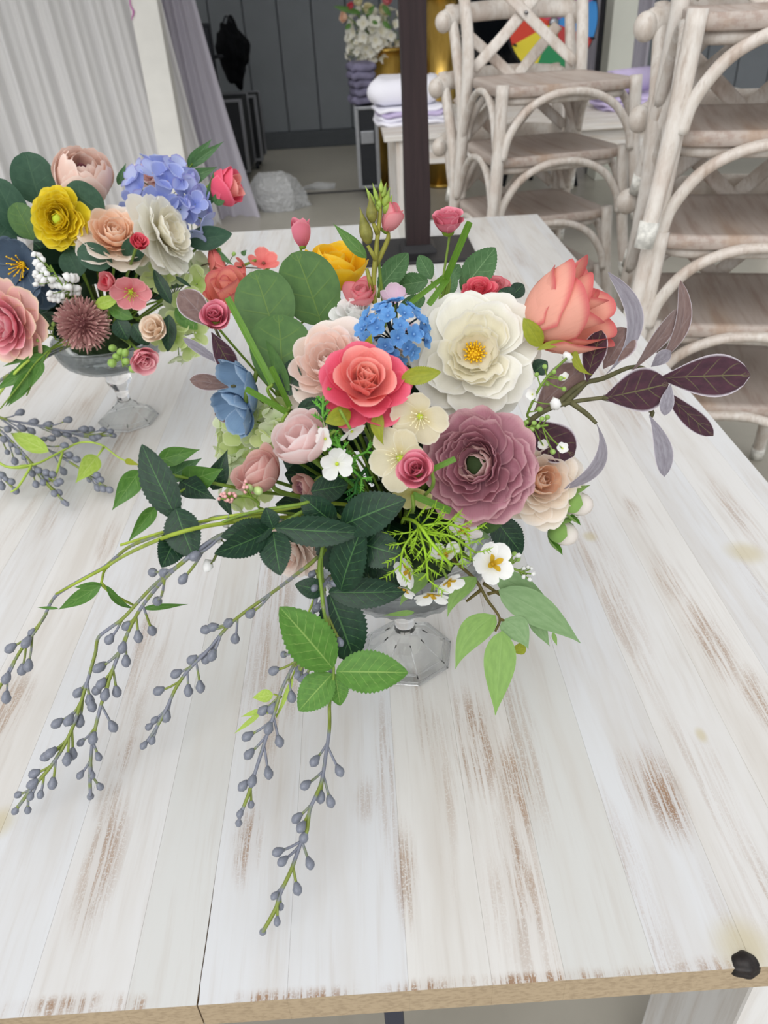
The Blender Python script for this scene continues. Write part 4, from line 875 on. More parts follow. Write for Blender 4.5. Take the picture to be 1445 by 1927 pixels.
# ---- round eucalyptus
spray('eucalyptus_stem', 'eucalyptus stem with three broad round green leaves', 'leaves', 1, [[(535, 765, .64), (520, 700, .65), (540, 640, .67), (575, 600, .69)], [(520, 700, .65), (500, 640, .66)]],
      [((606, 614, .69), (556, 474, .715), 116, {'tilt': 14}), ((520, 645, .665), (478, 510, .70), 116, {'tilt': -14, 'side': .03}), ((532, 726, .61), (524, 592, .65), 118, {'tilt': 6}), ((545, 735, .60), (478, 640, .64), 60, {'tilt': -30})], l_euc, shape='round', fold=.10, bend=.05)
# ---- green leaves behind
spray('rose_leaf_spray', 'toothed green leaf spray in front of the black base plate', 'leaves', 1, [[(830, 575, .72), (812, 530, .76)], [(712, 560, .74), (716, 530, .75)]],
      [((712, 545, .75), (768, 476, .78), 44, {}), ((806, 528, .76), (738, 540, .77), 40, {'mat': l_mid}), ((812, 525, .77), (788, 480, .79), 32, {}), ((835, 540, .76), (865, 498, .79), 30, {}), ((868, 548, .77), (932, 466, .80), 58, {}), ((838, 560, .75), (852, 505, .76), 34, {}), ((800, 560, .73), (745, 585, .72), 30, {}), ((690, 486, .74), (627, 421, .76), 24, {'mat': l_green, 'shape': 'lance', 'serr': 0})], l_mid, serr=.04, fold=.22, shape='oval')
# ---- olive bud stalk
rt = spray('bud_stalk', 'tall stalk of olive and lime pointed buds', 'flower bud', 1, [[(704, 560, .70), (708, 470, .715), (714, 413, .725), (717, 352, .735)], [(708, 490, .71), (692, 462, .715)], [(711, 440, .72), (702, 420, .72)], [(700, 545, .70), (690, 505, .705)], [(707, 500, .715), (728, 455, .725), (731, 438, .73)]], [], l_olive, sm=plain('olive_stalk', '8c8a36', .5, .3, .15, 60), r=.0026)
def bud(rt, b_, t_, w_, mat, name='bud'):
    b0, t0 = P(*b_), P(*t_); wd = pxm(w_, b0)/2; n = 9; prof = [.35, .8, 1., .98, .82, .58, .34, .16, .04]
    m_ = MB().tube([b0.lerp(t0, i/(n-1)) for i in range(n)], [wd*q for q in prof], 8); return wpart(name, m_.v, m_.f, mat, rt)
M_ob = plain('olive_bud', '7c7a38', .5, .3, .2, 150); M_lb = plain('lime_bud', '93aa4a', .5, .3, .2, 150)
bud(rt, (694, 459, .715), (677, 390, .725), 25, M_ob); bud(rt, (701, 419, .72), (696, 364, .725), 21, M_ob)
for (x0, y0, x1, y1, w_) in ((717, 362, 717, 336, 9), (710, 378, 701, 344, 9), (720, 370, 727, 343, 10), (716, 392, 705, 360, 11), (722, 388, 734, 352, 14), (724, 402, 738, 366, 17), (704, 385, 687, 350, 11), (713, 398, 708, 370, 12)): bud(rt, (x0, y0, .727), (x1, y1, .735), w_, M_lb)
# ---- felt leaves, right and left
rt = spray('felt_leaf_spray', 'maroon felt-leaved spray with grey rims reaching past the salmon bud', 'leaves', 1, [[(985, 800, .61), (1027, 772, .615), (1074, 757, .62), (1137, 748, .62)], [(1040, 768, .618), (1090, 725, .63), (1135, 712, .64), (1195, 690, .65), (1245, 712, .64)], [(1074, 757, .62), (1105, 780, .61), (1122, 797, .605)], [(1135, 748, .62), (1220, 770, .61), (1225, 786, .605)], [(1060, 762, .62), (1105, 720, .63)]],
      [((1134, 749, .62), (1258, 722, .60), 84, {'tilt': 10, 'fold': .06}), ((1240, 712, .635), (1412, 706, .60), 80, {'tilt': -8, 'fold': .05}), ((1248, 733, .62), (1342, 820, .59), 40, {'tilt': 20}), ((1222, 782, .60), (1250, 897, .57), 34, {'mat': l_lambg, 'side': -.08}),
       ((1188, 698, .645), (1277, 580, .66), 38, {'tilt': 40, 'mat': l_lambb}), ((1230, 690, .645), (1281, 528, .67), 36, {'tilt': 35, 'side': .16, 'mat': l_lambb}), ((1141, 704, .64), (1144, 512, .68), 38, {'side': .27, 'mat': l_lambg, 'tilt': 25}), ((1104, 720, .63), (1132, 622, .645), 48, {'tilt': -20}),
       ((1135, 694, .645), (1184, 618, .66), 62, {'mat': l_lambb}), ((1121, 795, .605), (1062, 920, .575), 30, {'side': -.34, 'mat': l_lambg, 'tilt': 30}), ((990, 790, .615), (1080, 858, .59), 78, {'tilt': 15}), ((1005, 775, .63), (1094, 690, .65), 70, {'mat': l_lambb}), ((1262, 722, .60), (1250, 782, .585), 26, {'mat': l_lambg}), ((1225, 690, .645), (1262, 660, .64), 26, {'mat': l_lambg})], l_lamb, sm=plain('felt_stem', '5c5a3e', .7, .2, .2, 100), r=.0028, shape='spoon', fold=.10, bend=.05, wave=.03)
spray('felt_leaf_spray', 'maroon and grey felt leaves beside the dusty blue anemone', 'leaves', 1, [[(460, 720, .645), (425, 660, .65), (405, 618, .655)], [(440, 700, .645), (425, 690, .645)], [(450, 725, .64), (435, 727, .635)]],
      [((404, 618, .655), (338, 548, .67), 54, {'mat': l_lambb}), ((425, 690, .645), (344, 636, .65), 18, {'mat': l_lambg, 'fold': .4}), ((398, 625, .65), (440, 702, .64), 42, {}), ((440, 727, .64), (357, 714, .635), 32, {'mat': l_lambb}), ((450, 770, .62), (404, 780, .61), 40, {'mat': l_lambb})], l_lamb, sm=plain('felt_stem', '5c5a3e'), r=.002, shape='spoon', fold=.12, bend=.05)
# ---- dark toothed rose leaves in front
DR = dict(serr=.045, shape='oval', fold=.16, bend=.05)
spray('rose_leaf_spray', 'dark toothed rose leaves spreading over the front of the bowl', 'leaves', 1, [[(660, 985, .55), (600, 945, .525), (560, 950, .515), (470, 965, .51), (400, 990, .51)], [(600, 945, .525), (530, 985, .51), (511, 996, .505)], [(660, 985, .55), (690, 935, .56)]],
      [((513, 994, .505), (415, 1010, .49), 50, {'tilt': 10}), ((510, 998, .505), (403, 1042, .47), 58, {'tilt': -20}), ((514, 1000, .505), (528, 1083, .475), 62, {'tilt': 12}), ((514, 994, .505), (500, 955, .51), 36, {}), ((517, 993, .505), (684, 1002, .50), 60, {'tilt': 14}), ((641, 990, .51), (764, 940, .50), 82, {'tilt': -10}), ((672, 1020, .505), (760, 1046, .49), 74, {'tilt': 10}), ((630, 986, .515), (566, 932, .52), 58, {'tilt': -12}), ((585, 925, .54), (655, 912, .55), 52, {}),
       ((641, 1112, .495), (686, 984, .50), 78, {'tilt': -25}), ((600, 990, .53), (690, 1090, .515), 84, {'tilt': 10}), ((690, 1060, .53), (772, 1090, .52), 60, {})], l_rose, **DR)
spray('rose_leaf_spray', 'pair of dark toothed leaves hanging beside the glass foot', 'leaves', 1, [[(612, 1020, .52), (606, 1080, .505), (612, 1112, .50)]], [((618, 1114, .50), (765, 1112, .50), 60, {'tilt': 15}), ((620, 1118, .50), (668, 1248, .475), 92, {'tilt': -10}), ((612, 1112, .50), (555, 1100, .50), 40, {})], l_rose, **DR)
spray('rose_leaf_spray', 'bright green four-leaved rose sprig in front of the glass foot', 'leaves', 1, [[(607, 1040, .515), (606, 1120, .49), (618, 1200, .47), (628, 1262, .455), (620, 1330, .44)]],
      [((626, 1258, .455), (526, 1142, .475), 92, {'tilt': 8}), ((632, 1264, .455), (768, 1266, .45), 80, {'tilt': -6}), ((625, 1268, .455), (562, 1338, .435), 66, {'tilt': 6}), ((630, 1268, .455), (640, 1328, .44), 42, {'tilt': -10})], l_rosel, **DR)
spray('rose_leaf_spray', 'tall dark toothed leaf with a folded pair on the light stem', 'leaves', 1, [[(600, 948, .53), (520, 960, .52), (430, 972, .515), (345, 990, .515), (226, 1026, .50)], [(520, 962, .52), (420, 985, .515), (330, 1000, .51)]],
      [((333, 976, .515), (267, 836, .545), 66, {'tilt': -14}), ((335, 1000, .512), (304, 1068, .485), 56, {'tilt': -15}), ((331, 957, .515), (366, 1052, .49), 72, {'tilt': 20}), ((334, 975, .515), (312, 962, .515), 20, {})], l_rose, sm=plain('lime_stem', '95a83a', .5, .3, .15, 60), **DR)
spray('green_leaf_spray', 'smooth fresh green leaves beside the lime hydrangea', 'leaves', 1, [[(480, 925, .58), (430, 915, .565), (380, 905, .56), (300, 890, .555), (262, 886, .555)], [(380, 905, .56), (300, 945, .54)]],
      [((264, 885, .555), (211, 960, .53), 42, {}), ((296, 866, .56), (376, 846, .57), 36, {}), ((345, 905, .56), (420, 882, .555), 58, {'tilt': 20, 'mat': l_green}), ((338, 905, .56), (406, 940, .54), 46, {'mat': l_rose}), ((293, 954, .54), (241, 1020, .515), 28, {'fold': .5}), ((400, 922, .57), (428, 846, .585), 40, {'mat': l_rose}), ((312, 902, .56), (380, 862, .57), 34, {'mat': l_mid}), ((415, 930, .55), (438, 975, .53), 22, {'mat': l_rose})], l_green, shape='lance', fold=.2, bend=.06)
# ---- willow eucalyptus
spray('willow_eucalyptus', 'sage green willow eucalyptus drooping beside the glass foot', 'leaves', 1, [[(860, 1060, .56), (895, 1092, .55), (917, 1129, .54), (940, 1163, .53), (932, 1188, .52)], [(917, 1118, .545), (940, 1112, .545)], [(940, 1165, .53), (950, 1168, .53)], [(905, 1110, .545), (877, 1132, .54)], [(910, 1098, .55), (985, 1150, .555)]],
      [((896, 1086, .55), (842, 1161, .53), 34, {'side': .12}), ((932, 1158, .53), (857, 1259, .50), 54, {'side': .12}), ((945, 1187, .52), (932, 1346, .475), 60, {'shape': 'lance'}), ((945, 1167, .53), (994, 1222, .51), 50, {'side': -.14, 'mat': l_sage}), ((938, 1110, .545), (1092, 1210, .525), 62, {'mat': l_sage, 'side': -.04}), ((998, 1150, .55), (1034, 1216, .535), 30, {'mat': l_sage}), ((990, 1219, .52), (957, 1225, .515), 22, {'mat': l_olive}), ((932, 1082, .56), (1040, 1140, .555), 50, {'mat': l_sage}), ((806, 1080, .54), (752, 1140, .525), 32, {'side': .08}), ((780, 1152, .53), (720, 1158, .525), 11, {}), ((960, 1180, .53), (976, 1205, .52), 10, {}), ((1040, 1190, .54), (1048, 1215, .535), 9, {})], l_willow, sm=plain('brown_twig', '5c5226', .6, .3, .15, 80), r=.0018, shape='lance', fold=.14, bend=.06)
spray('rose_leaf_spray', 'dark toothed leaf below the mauve ranunculus', 'leaves', 1, [[(900, 1000, .58), (925, 985, .575)]], [((928, 972, .575), (982, 1042, .56), 58, {'mat': l_rose}), ((888, 992, .565), (956, 968, .56), 44, {'mat': l_euc}), ((880, 1000, .565), (922, 1012, .55), 22, {'mat': l_sage, 'serr': 0})], l_rose, **DR)
spray('rose_leaf_spray', 'dark toothed leaves showing between blush rose and round leaves', 'leaves', 1, [[(540, 740, .62), (560, 715, .63)]], [((545, 745, .60), (548, 676, .62), 44, {}), ((560, 770, .58), (620, 760, .58), 36, {}), ((960, 560, .70), (985, 535, .72), 30, {}), ((962, 570, .69), (940, 545, .70), 44, {}), ((1005, 700, .64), (1030, 680, .64), 34, {})], l_rose, **DR)

# ---- dark inner foliage that fills the heart of the arrangements
rs = random.Random(21)
def filler(hub, label, n, rad, zc, seed):
    rs = random.Random(seed); c = HUB[hub]+Vector((0, .02, zc)); rt = root('inner_foliage', HUB[hub], label, 'leaves')
    for i in range(n):
        q = rs.uniform(0, 2*pi); e = rs.uniform(-.1, 1.2); d_ = Vector((cos(q)*cos(e), sin(q)*cos(e), sin(e))); b0 = c+d_*rad*.35; t0 = c+d_*rad*rs.uniform(.75, 1.0)
        v, f, uv = leaf_geo(b0, t0, rad*.42, rs.uniform(-60, 60), .1, 0, .2, nhint=Vector((rs.uniform(-.4, .4), -.5, .8)).normalized(), seed=i); wpart('leaf', v, f, l_rose, rt, uv)
        m_ = MB().tube(spline([HUB[hub]+Vector((0, 0, -.02)), HUB[hub].lerp(b0, .6), b0]), .0015, 5); wpart('stem', m_.v, m_.f, M_dstem, rt)
filler(1, 'dark foliage deep between the flowers around the white peony', 46, .15, .045, 5)
filler(2, 'dark foliage deep between the flowers around the mauve pompom', 46, .16, .045, 6)

# ---- small fillers
def sprig(name, label, stem, twigs, mesh, spx, hub=1, sm=None, cat='flower', r=.0012, part='floret', tw=.0006, face=True, back=2):
    """stem polyline; florets at the listed pixel places, each on a twig from the nearest stem point"""
    pts = spline([P(*q) for q in stem], 8); rt = root(name, pts[0], label, cat); h = [HUB[hub], HUB[hub].lerp(pts[0], .6)] if hub else []
    m_ = MB().tube(spline(h+pts[::4]+[pts[-1]], 4), r, 5); wpart('stem', m_.v, m_.f, sm or M_stem, rt); rs = random.Random(len(label))
    def proj(p): d_ = p-CAM; z = d_.dot(FWD); return (CX+d_.dot(RGT)/z*F, CY-d_.dot(UPV)/z*F)
    pj = [proj(p) for p in pts]
    for i, tq in enumerate(twigs):
        x, y = tq[0], tq[1]; sz = tq[2] if len(tq) > 2 else spx
        k_ = min(range(len(pts)), key=lambda n: (pj[n][0]-x)**2+(pj[n][1]-y)**2); a_ = pts[max(0, k_-back)]; dd = depth(pts[k_])+rs.uniform(-.006, .008); p = CAM+ray(x, y)*dd
        bw = a_-p; tube = MB().tube(spline([a_, a_.lerp(p, .5)-Vector((0, 0, bw.length*.06)), p], 3), [tw, tw*1.1], 5); tg = wpart('twig', tube.v, tube.f, sm or M_stem, rt)
        S = pxm(sz, p); dr = (p-a_).normalized() if not face else (facing(p, rs.uniform(5, 50), rs.uniform(0, 360)))
        M = Matrix.Translation(p-pts[0]) @ frame(dr, Vector((.2, .1, .9)), rs.uniform(0, 6)) @ Matrix.Scale(S, 4)
        me = mesh(i) if callable(mesh) else mesh; c = ob(part, me, None, tg, M)
    return rt
wfl = floret_mesh(5, p_pure, 1, 40, .9, .9, p_lime); wball = ico(1, 1, 1, 1, 1, .5); wball.materials.append(p_pure); gbud = ico(1, 2, .8, .8, 1.1); gbud.materials.append(plain('green_pip', '8fb05a', .4, .3, .15, 100))
sprig('baby_breath', 'white gypsophila with green pips beside the maroon felt leaves', [(985, 800, .60), (1000, 760, .595), (1025, 715, .60), (1065, 675, .605)], [(1068, 672, 11), (1063, 712, 12), (1046, 760, 12), (1002, 742, 13), (1042, 700, 6), (1055, 712, 6), (1030, 722, 6), (1061, 732, 6), (1010, 705, 6), (1015, 770, 7), (1025, 690, 6)], lambda i: (wball, wfl, wball, wfl, gbud, gbud, gbud, gbud, gbud, gbud, gbud)[i], 8)
sprig('baby_breath', 'green pip sprig with white florets above the cream garden rose', [(965, 800, .585), (990, 805, .58), (1030, 800, .58)], [(978, 810, 6), (985, 800, 6), (1000, 808, 6), (1005, 796, 6), (1012, 803, 6), (1020, 788, 6), (1030, 785, 6), (1022, 838, 12), (1058, 844, 13), (990, 795, 6), (1040, 850, 7)], lambda i: wfl if i in (7, 8) else gbud, 6)
sprig('baby_breath', 'single white gypsophila tuft hanging over the table beside dark leaves', [(470, 1020, .51), (420, 1030, .50), (402, 1055, .495)], [(391, 1066, 13), (412, 1012, 10), (425, 985, 9)], lambda i: wball, 12, sm=M_dstem)
lb = ico(1, 2, .8, .8, 1.2); lb.materials.append(plain('pearl_bud', 'b9d08a', .3, .4, .1, 60)); pip = ico(1, 1); pip.materials.append(plain('pink_pip', 'e0a8a4', .35, .4, .1, 60))
rs = random.Random(3); pk = [(412+rs.uniform(0, 32), 928+rs.uniform(0, 20)*(1-abs(i/22-.5))) for i in range(22)]+[(460+rs.uniform(-5, 6), 910+rs.uniform(-8, 18)) for i in range(10)]
sprig('berry_pick', 'pink beaded pick with two pearl green buds', [(500, 960, .535), (470, 935, .53), (430, 936, .528)], [(468, 919, 11), (485, 923, 11)]+pk, lambda i: lb if i < 2 else pip, 4.2)
# ferny lime spray with white blossoms
def feather(name, label, stems, n, seed, mat, ln=34, hub=1, r=.0016, twr=.0007):
    rs = random.Random(seed); p0 = P(*stems[0][0]); rt = root(name, p0, label, 'greenery')
    for j, st in enumerate(stems):
        pts = spline([P(*q) for q in st], 8); full = ([HUB[hub], HUB[hub].lerp(pts[0], .6)] if j == 0 else [])+pts
        m_ = MB().tube(full, r if j == 0 else r*.7, 5); wpart('stem', m_.v, m_.f, mat, rt)
        for i in range(n):
            t = (i+.5)/n; a_ = pts[min(len(pts)-1, int(t*len(pts)))]; tg = (pts[min(len(pts)-1, int(t*len(pts))+1)]-pts[max(0, int(t*len(pts))-1)]).normalized()
            s = 1 if i % 2 else -1; nrm = (CAM-a_).normalized(); sd_ = tg.cross(nrm).normalized(); sz = pxm(ln*rs.uniform(.6, 1.15), a_)*(1-.35*t)
            d_ = (tg*.75+sd_*s*.7+nrm*rs.uniform(-.35, .5)).normalized(); e_ = a_+d_*sz; m_ = MB().tube([a_, a_.lerp(e_, .5)+tg*sz*.04, e_], [twr*1.2, twr, twr*.5], 4)
            for q in (.45, .7, .9):
                b_ = a_.lerp(e_, q)
                for s2 in (-1, 1): m_.tube([b_, b_+(d_+sd_*s2*.8+nrm*rs.uniform(-.6, .6)).normalized()*sz*.34], [twr*.8, twr*.4], 4)
            wpart('frond', m_.v, m_.f, mat, rt)
    return rt
M_fern = plain('lime_fern', '8fb52c', .5, .3, .2, 90); M_fern2 = plain('bright_fern', '5fa03a', .5, .3, .2, 90); M_fern3 = plain('deep_fern', '2f6a2c', .5, .3, .2, 90)
feather('fern_spray', 'lime green feathery spray hanging below the mauve ranunculus', [[(760, 975, .54), (785, 985, .50), (815, 1025, .48), (850, 1065, .475)], [(785, 985, .50), (800, 1040, .48), (805, 1090, .475)], [(800, 1000, .495), (850, 1010, .48), (895, 1040, .48)], [(790, 990, .50), (760, 1030, .49), (752, 1075, .485)], [(790, 990, .50), (840, 985, .495), (885, 1000, .49)]], 9, 4, M_fern, 52, r=.0015, twr=.00065)
feather('fern_spray', 'bright green ferny tuft among the white wildflowers', [[(650, 900, .56), (645, 860, .535), (630, 820, .53)], [(645, 870, .54), (690, 850, .545)], [(640, 850, .535), (610, 800, .54), (608, 745, .55)], [(645, 865, .535), (680, 900, .535)]], 12, 5, M_fern2, 26, twr=.001)
feather('fern_spray', 'deep green fern tips in the dark gap beside the hellebores', [[(690, 880, .58), (672, 905, .56), (668, 930, .55)], [(690, 880, .58), (715, 850, .58)]], 8, 6, M_fern3, 34, twr=.001)
wf = [(838, 1042, 30, 50, 100, 'white blossom in the middle of the lime fern spray'), (845, 1095, 30, 60, 300, 'white blossom with mustard base low in the lime fern spray'), (925, 1062, 44, 28, 20, 'white blossom with mustard sepals at the end of the fern spray'), (812, 1120, 36, 70, 270, 'white blossom seen from behind hanging under the fern spray'), (872, 1000, 34, 50, 60, 'white blossom between the mauve ranunculus and the fern spray'), (768, 1075, 34, 60, 200, 'pale white blossom half hidden in the lime fern spray'), (760, 1110, 26, 70, 250, 'small pale blossom with mustard base beside the glass bowl rim')]
for i, (x, y, R_, a, ph, nm) in enumerate(wf):
    rt = flower(k_open5, 'phlox_blossom', nm, FL, x, y, (.49, .495, .50, .50, .53, .50, .50)[i], R_, a, ph, off=.05, m1=p_pure, core=plain('mustard', 'c09a24', .6, .2, .2, 100), st=False, seed=i+1, a1=60, sr=.0012)
    sepals(rt, pxm(R_, rt.matrix_basis.translation), 4, PM('mustard_sepal', 'b08a1c', 'c8a32a', 'd2b23c', .1, .2), a=70 if i == 2 else 96, len_=.5, w_=.26, z=.12 if i == 2 else -.02, curl=0)
sprig('pip_sprig', 'tiny white-tipped green pips beside the drooping eucalyptus', [(900, 1060, .545), (950, 1065, .54), (990, 1080, .535)], [(968, 1042, 6), (975, 1052, 6), (962, 1055, 6), (985, 1070, 5), (993, 1068, 5), (1003, 1080, 5), (997, 1090, 5), (985, 1085, 5), (975, 1045, 6), (1000, 1070, 4)], lambda i: gbud if i < 3 else wball, 5)

# ---- trailing berry sprays
BM = {}
bme = ico(1, 2, .82, .82, 1.08, .10)
for q in bme.vertices:
    if q.co.z < -.3: q.co.x *= .8; q.co.y *= .8; q.co.z *= 1.15
bme.materials.append(M_berry)
def berries(label, lead, stem, h0, h1, bl, hub=1, bpx=11.3, group=None, r=.0018, kk=2.779, o=(0, 960), lead_h=None):
    """stem in zoomed units (offset o, scale kk) sinking from height h0 to h1 above the table; lead: points from the foam"""
    n = len(stem); st = [(o[0]+x/kk, o[1]+y/kk, -lerp(h0, h1, (i/(n-1))**.8)) for i, (x, y) in enumerate(stem)]
    tw = [(o[0]+x/kk, o[1]+y/kk, bpx*(.75 if i > len(bl)*.72 else 1.)) for i, (x, y) in enumerate(bl)]
    return sprig('berry_spray', label, list(lead)+st, tw, bme, bpx, hub, M_twig, 'berries', r, 'berry', .0012, False, 6)
berries('grey berry spray trailing furthest from the glass foot with short twigs', [(430, 972, .515)], [(930, 100), (680, 190), (540, 300), (300, 440), (230, 560), (110, 730), (30, 870), (-40, 990)], .26, .05, [(55, 722), (137, 693), (115, 835), (148, 813), (32, 880), (33, 980), (165, 640)])
berries('long grey berry spray with green stem ending near the yellow knot', [(470, 985, .51), (400, 1020, .505)], [(880, 330), (760, 440), (640, 570), (520, 660), (500, 740), (470, 850), (440, 950), (390, 1110), (330, 1240), (250, 1360), (170, 1450), (110, 1530), (75, 1575)], .22, .02,
        [(573, 675), (408, 955), (298, 1115), (360, 1100), (418, 1105), (480, 1025), (470, 995), (265, 1268), (240, 1288), (380, 1275), (350, 1305), (180, 1378), (168, 1432), (275, 1430), (212, 1487), (95, 1488), (160, 1497), (145, 1568), (80, 1573)])
berries('dense grey berry spray lying beside the long green-stemmed one', [(480, 990, .512), (410, 1010, .505), (330, 1070, .49)], [(800, 430), (720, 540), (660, 660), (610, 780), (560, 920), (520, 1050), (490, 1180), (475, 1290), (470, 1400), (473, 1490)], .21, .02,
        [(800, 325), (857, 327), (957, 360), (1020, 240), (823, 475), (795, 630), (723, 663), (662, 605), (660, 790), (640, 720), (515, 825), (530, 818), (508, 940), (530, 908), (610, 950), (550, 967), (590, 1132), (487, 1195), (423, 1215), (515, 1290), (420, 1385), (523, 1445), (473, 1495), (480, 1385)])
berries('grey berry spray reaching out from under the dark rose leaves', [(605, 1045, .52), (565, 1075, .505)], [(1445, 415), (1270, 540), (1180, 620), (1090, 730), (990, 830), (920, 930), (870, 1040), (810, 1150), (755, 1230)], .19, .03,
        [(1310, 540), (1230, 672), (1195, 590), (1113, 612), (1078, 625), (1110, 760), (1078, 778), (1005, 782), (920, 855), (830, 945), (985, 945), (1048, 925), (870, 1080), (808, 1098), (780, 1132), (795, 1205), (752, 1230)])
o2 = dict(kk=3.44, o=(380, 1220))
berries('short grey berry spray with lime leaf tips beside the bright green sprig', [(607, 1060, .52), (590, 1150, .49), (570, 1210, .475)], [(600, 100), (520, 260), (470, 420), (410, 600), (340, 820), (300, 950), (250, 1080), (238, 1130)], .14, .02, [(465, 145), (630, 140), (640, 188), (395, 403), (455, 390), (295, 570), (432, 520), (580, 315), (500, 603), (305, 685), (430, 808), (265, 890), (325, 860), (318, 1010), (247, 1070), (238, 1130), (530, 40)], **o2)
berries('grey berry spray hanging from the bright green four-leaved sprig', [(610, 1100, .50), (622, 1262, .46)], [(825, 370), (825, 520), (800, 700), (770, 880), (700, 1040), (680, 1180), (640, 1260), (580, 1430), (510, 1580), (480, 1680), (420, 1790), (395, 1830)], .11, .02, [(730, 730), (890, 793), (670, 885), (832, 992), (768, 965), (615, 1100), (642, 1158), (660, 1225), (492, 1318), (522, 1378), (697, 1393), (617, 1558), (470, 1602), (508, 1670), (487, 1768), (395, 1835)], **o2)
sprig('berry_twig', 'loose grey berries under the dark rose leaves', [(600, 1070, .515), (608, 1100, .505), (620, 1180, .48)], [(588, 1080, 9), (592, 1106, 9), (628, 1098, 8), (596, 1144, 9), (640, 1208, 9), (560, 1270, 8), (575, 1275, 9)], bme, 9, 1, M_twig, 'berries', .0012, 'berry', .0012, False)
spray('lime_leaf_sprig', 'lime leaf tips behind the short grey berry spray', 'leaves', 1, [[(590, 1130, .50), (562, 1240, -.13), (535, 1310, -.10), (520, 1350, -.085)], [(530, 1312, -.10), (515, 1306, -.10)], [(520, 1345, -.09), (490, 1338, -.08)]], [((514, 1307, -.10), (475, 1313, -.095), 24, {}), ((492, 1336, -.08), (453, 1349, -.075), 10, {}), ((490, 1342, -.08), (440, 1381, -.065), 10, {}), ((552, 1275, -.12), (520, 1352, -.085), 10, {})], l_lime, sm=plain('lime_stem', '95a83a'), r=.0012, shape='lance')
spray('green_leaf_spray', 'small forked green leaves on the light stem beside the berry sprays', 'leaves', 1, [[(420, 985, .51), (300, 1015, .50), (205, 1064, -.20), (190, 1098, -.19)], [(190, 1098, -.19), (215, 1120, -.17), (250, 1138, -.15)], [(205, 1064, -.20), (105, 1118, -.17)]],
      [((190, 1102, -.19), (110, 1147, -.16), 28, {}), ((192, 1100, -.19), (140, 1105, -.18), 14, {}), ((268, 1145, -.14), (354, 1137, -.13), 12, {}), ((110, 1145, -.155), (70, 1143, -.15), 6, {}), ((200, 1102, -.19), (255, 1145, -.15), 14, {'side': .1})], l_green, sm=plain('lime_stem', '95a83a'), r=.002, shape='lance', fold=.25)

# ================================================================== arrangement with the mauve pompom
def fl2(kind, name, label, px, py, d, R_, a, ph, cat=FL, **kw): return flower(kind, name, label, cat, px, py, d, R_, a, ph, hub=2, **kw)
p_dkrose = PM('peony_heart', '8a4a5c', 'a8687a', 'c48e98', .2, .2); p_bp = PM('blush_peony', 'edc8b4', 'f2d4c6', 'f7e2d6', .08, .3)
def k_ball(rt, R, inner, outer, seed=1):
    put_layers(rt, R, [L(6, inner, .9, .4, 30, -20, .3, rb=.08, zb=.05, tipw=.7, ruf=.15), L(6, outer, 1.25, .8, 55, -38, .45, rb=.06, tipw=.85, ruf=.06, notch=.08), L(7, outer, 1.42, 1.0, 72, -42, .62, rb=.06, tipw=.85, ruf=.05, notch=.08), L(7, outer, 1.40, 1.1, 84, -40, .72, rb=.06, tipw=.8, ruf=.05, curl=15, notch=.06)], seed)
def k_pomp(rt, R, m1, seed=1):
    rs = random.Random(seed); m_ = MB(); n = 330
    for i in range(n):
        z = 1-1.55*(i+.5)/n; q = i*2.39996; d_ = Vector((sqrt(max(0, 1-z*z))*cos(q), sqrt(max(0, 1-z*z))*sin(q), z)); t_ = d_.cross(Vector((.3, .2, .9))).normalized(); ln = rs.uniform(.82, 1.08); w_ = .045; tw = rs.uniform(-1, 1); t_ = Matrix.Rotation(tw, 3, d_) @ t_
        p = [d_*.45-t_*w_*.5, d_*.45+t_*w_*.5, d_*ln*.8+t_*w_, d_*ln*.8-t_*w_, d_*ln+t_*w_*.3+Vector((rs.uniform(-.06, .06), rs.uniform(-.06, .06), 0)), d_*ln-t_*w_*.3]
        m_.add([x*R for x in p], [(0, 1, 2, 3), (3, 2, 4, 5)], [(.3, 0), (.7, 0), (.8, .7), (.2, .7), (.7, 1), (.3, 1)])
    o_ = ob('petal_tuft', m_.mesh('tuft'), m1, rt); o_['kind'] = 'stuff'; disc_ball(rt, 'flower_centre', R, .5, 0, plain('pompom_heart', '7a4a4a', .8), 1., 0)
fl2(k_ball, 'peony', 'round blush peony with dusky heart above the yellow ranunculus', 157, 338, 1.28, 78, 58, 84, off=.55, inner=p_dkrose, outer=p_bp, seed=3)
fl2(k_ranunc, 'ranunculus', 'lemon yellow ranunculus with green eye among round dark leaves', 110, 412, 1.19, 52, 22, 170, off=.15, inner=p_yel2, mid=p_yel2, outer=p_yel2, core=p_lime, seed=4)
fl2(k_garden, 'garden_rose', 'peach garden rose between yellow ranunculus and white peony', 217, 442, 1.19, 68, 42, 85, off=.25, inner=p_peach_i, mid=p_peach_i, outer=p_peach_o, seed=5)
fl2(k_peony, 'peony', 'white peony turned sideways beside the peach garden rose', 312, 437, 1.20, 76, 62, 20, off=.15, inner=p_cream, outer=p_white, core=p_core, seed=6)
cluster('blue_hydrangea', 'lavender blue hydrangea head above the sideways white peony', FL, 302, 348, 1.27, 60, 35, 95, 14, .62, lambda i: floret_mesh(4, (p_hyd, p_hydw)[i % 2], i % 3, 55, .95, .9), 2, None, seed=5, spread=80)
cluster('blue_hydrangea', 'small pale blue hydrangea sprig hanging beside the white peony', FL, 372, 408, 1.26, 36, 40, -20, 5, .75, lambda i: floret_mesh(4, (p_hydw, p_hyd)[i % 2], i % 3, 50, .95, .9), 2, None, seed=7, spread=80)
fl2(k_rose, 'rose', 'pale pink rose behind the lavender blue hydrangea', 287, 322, 1.38, 38, 60, 95, inner=p_tul, mid=p_tul, outer=p_tul, seed=5, sep=False)
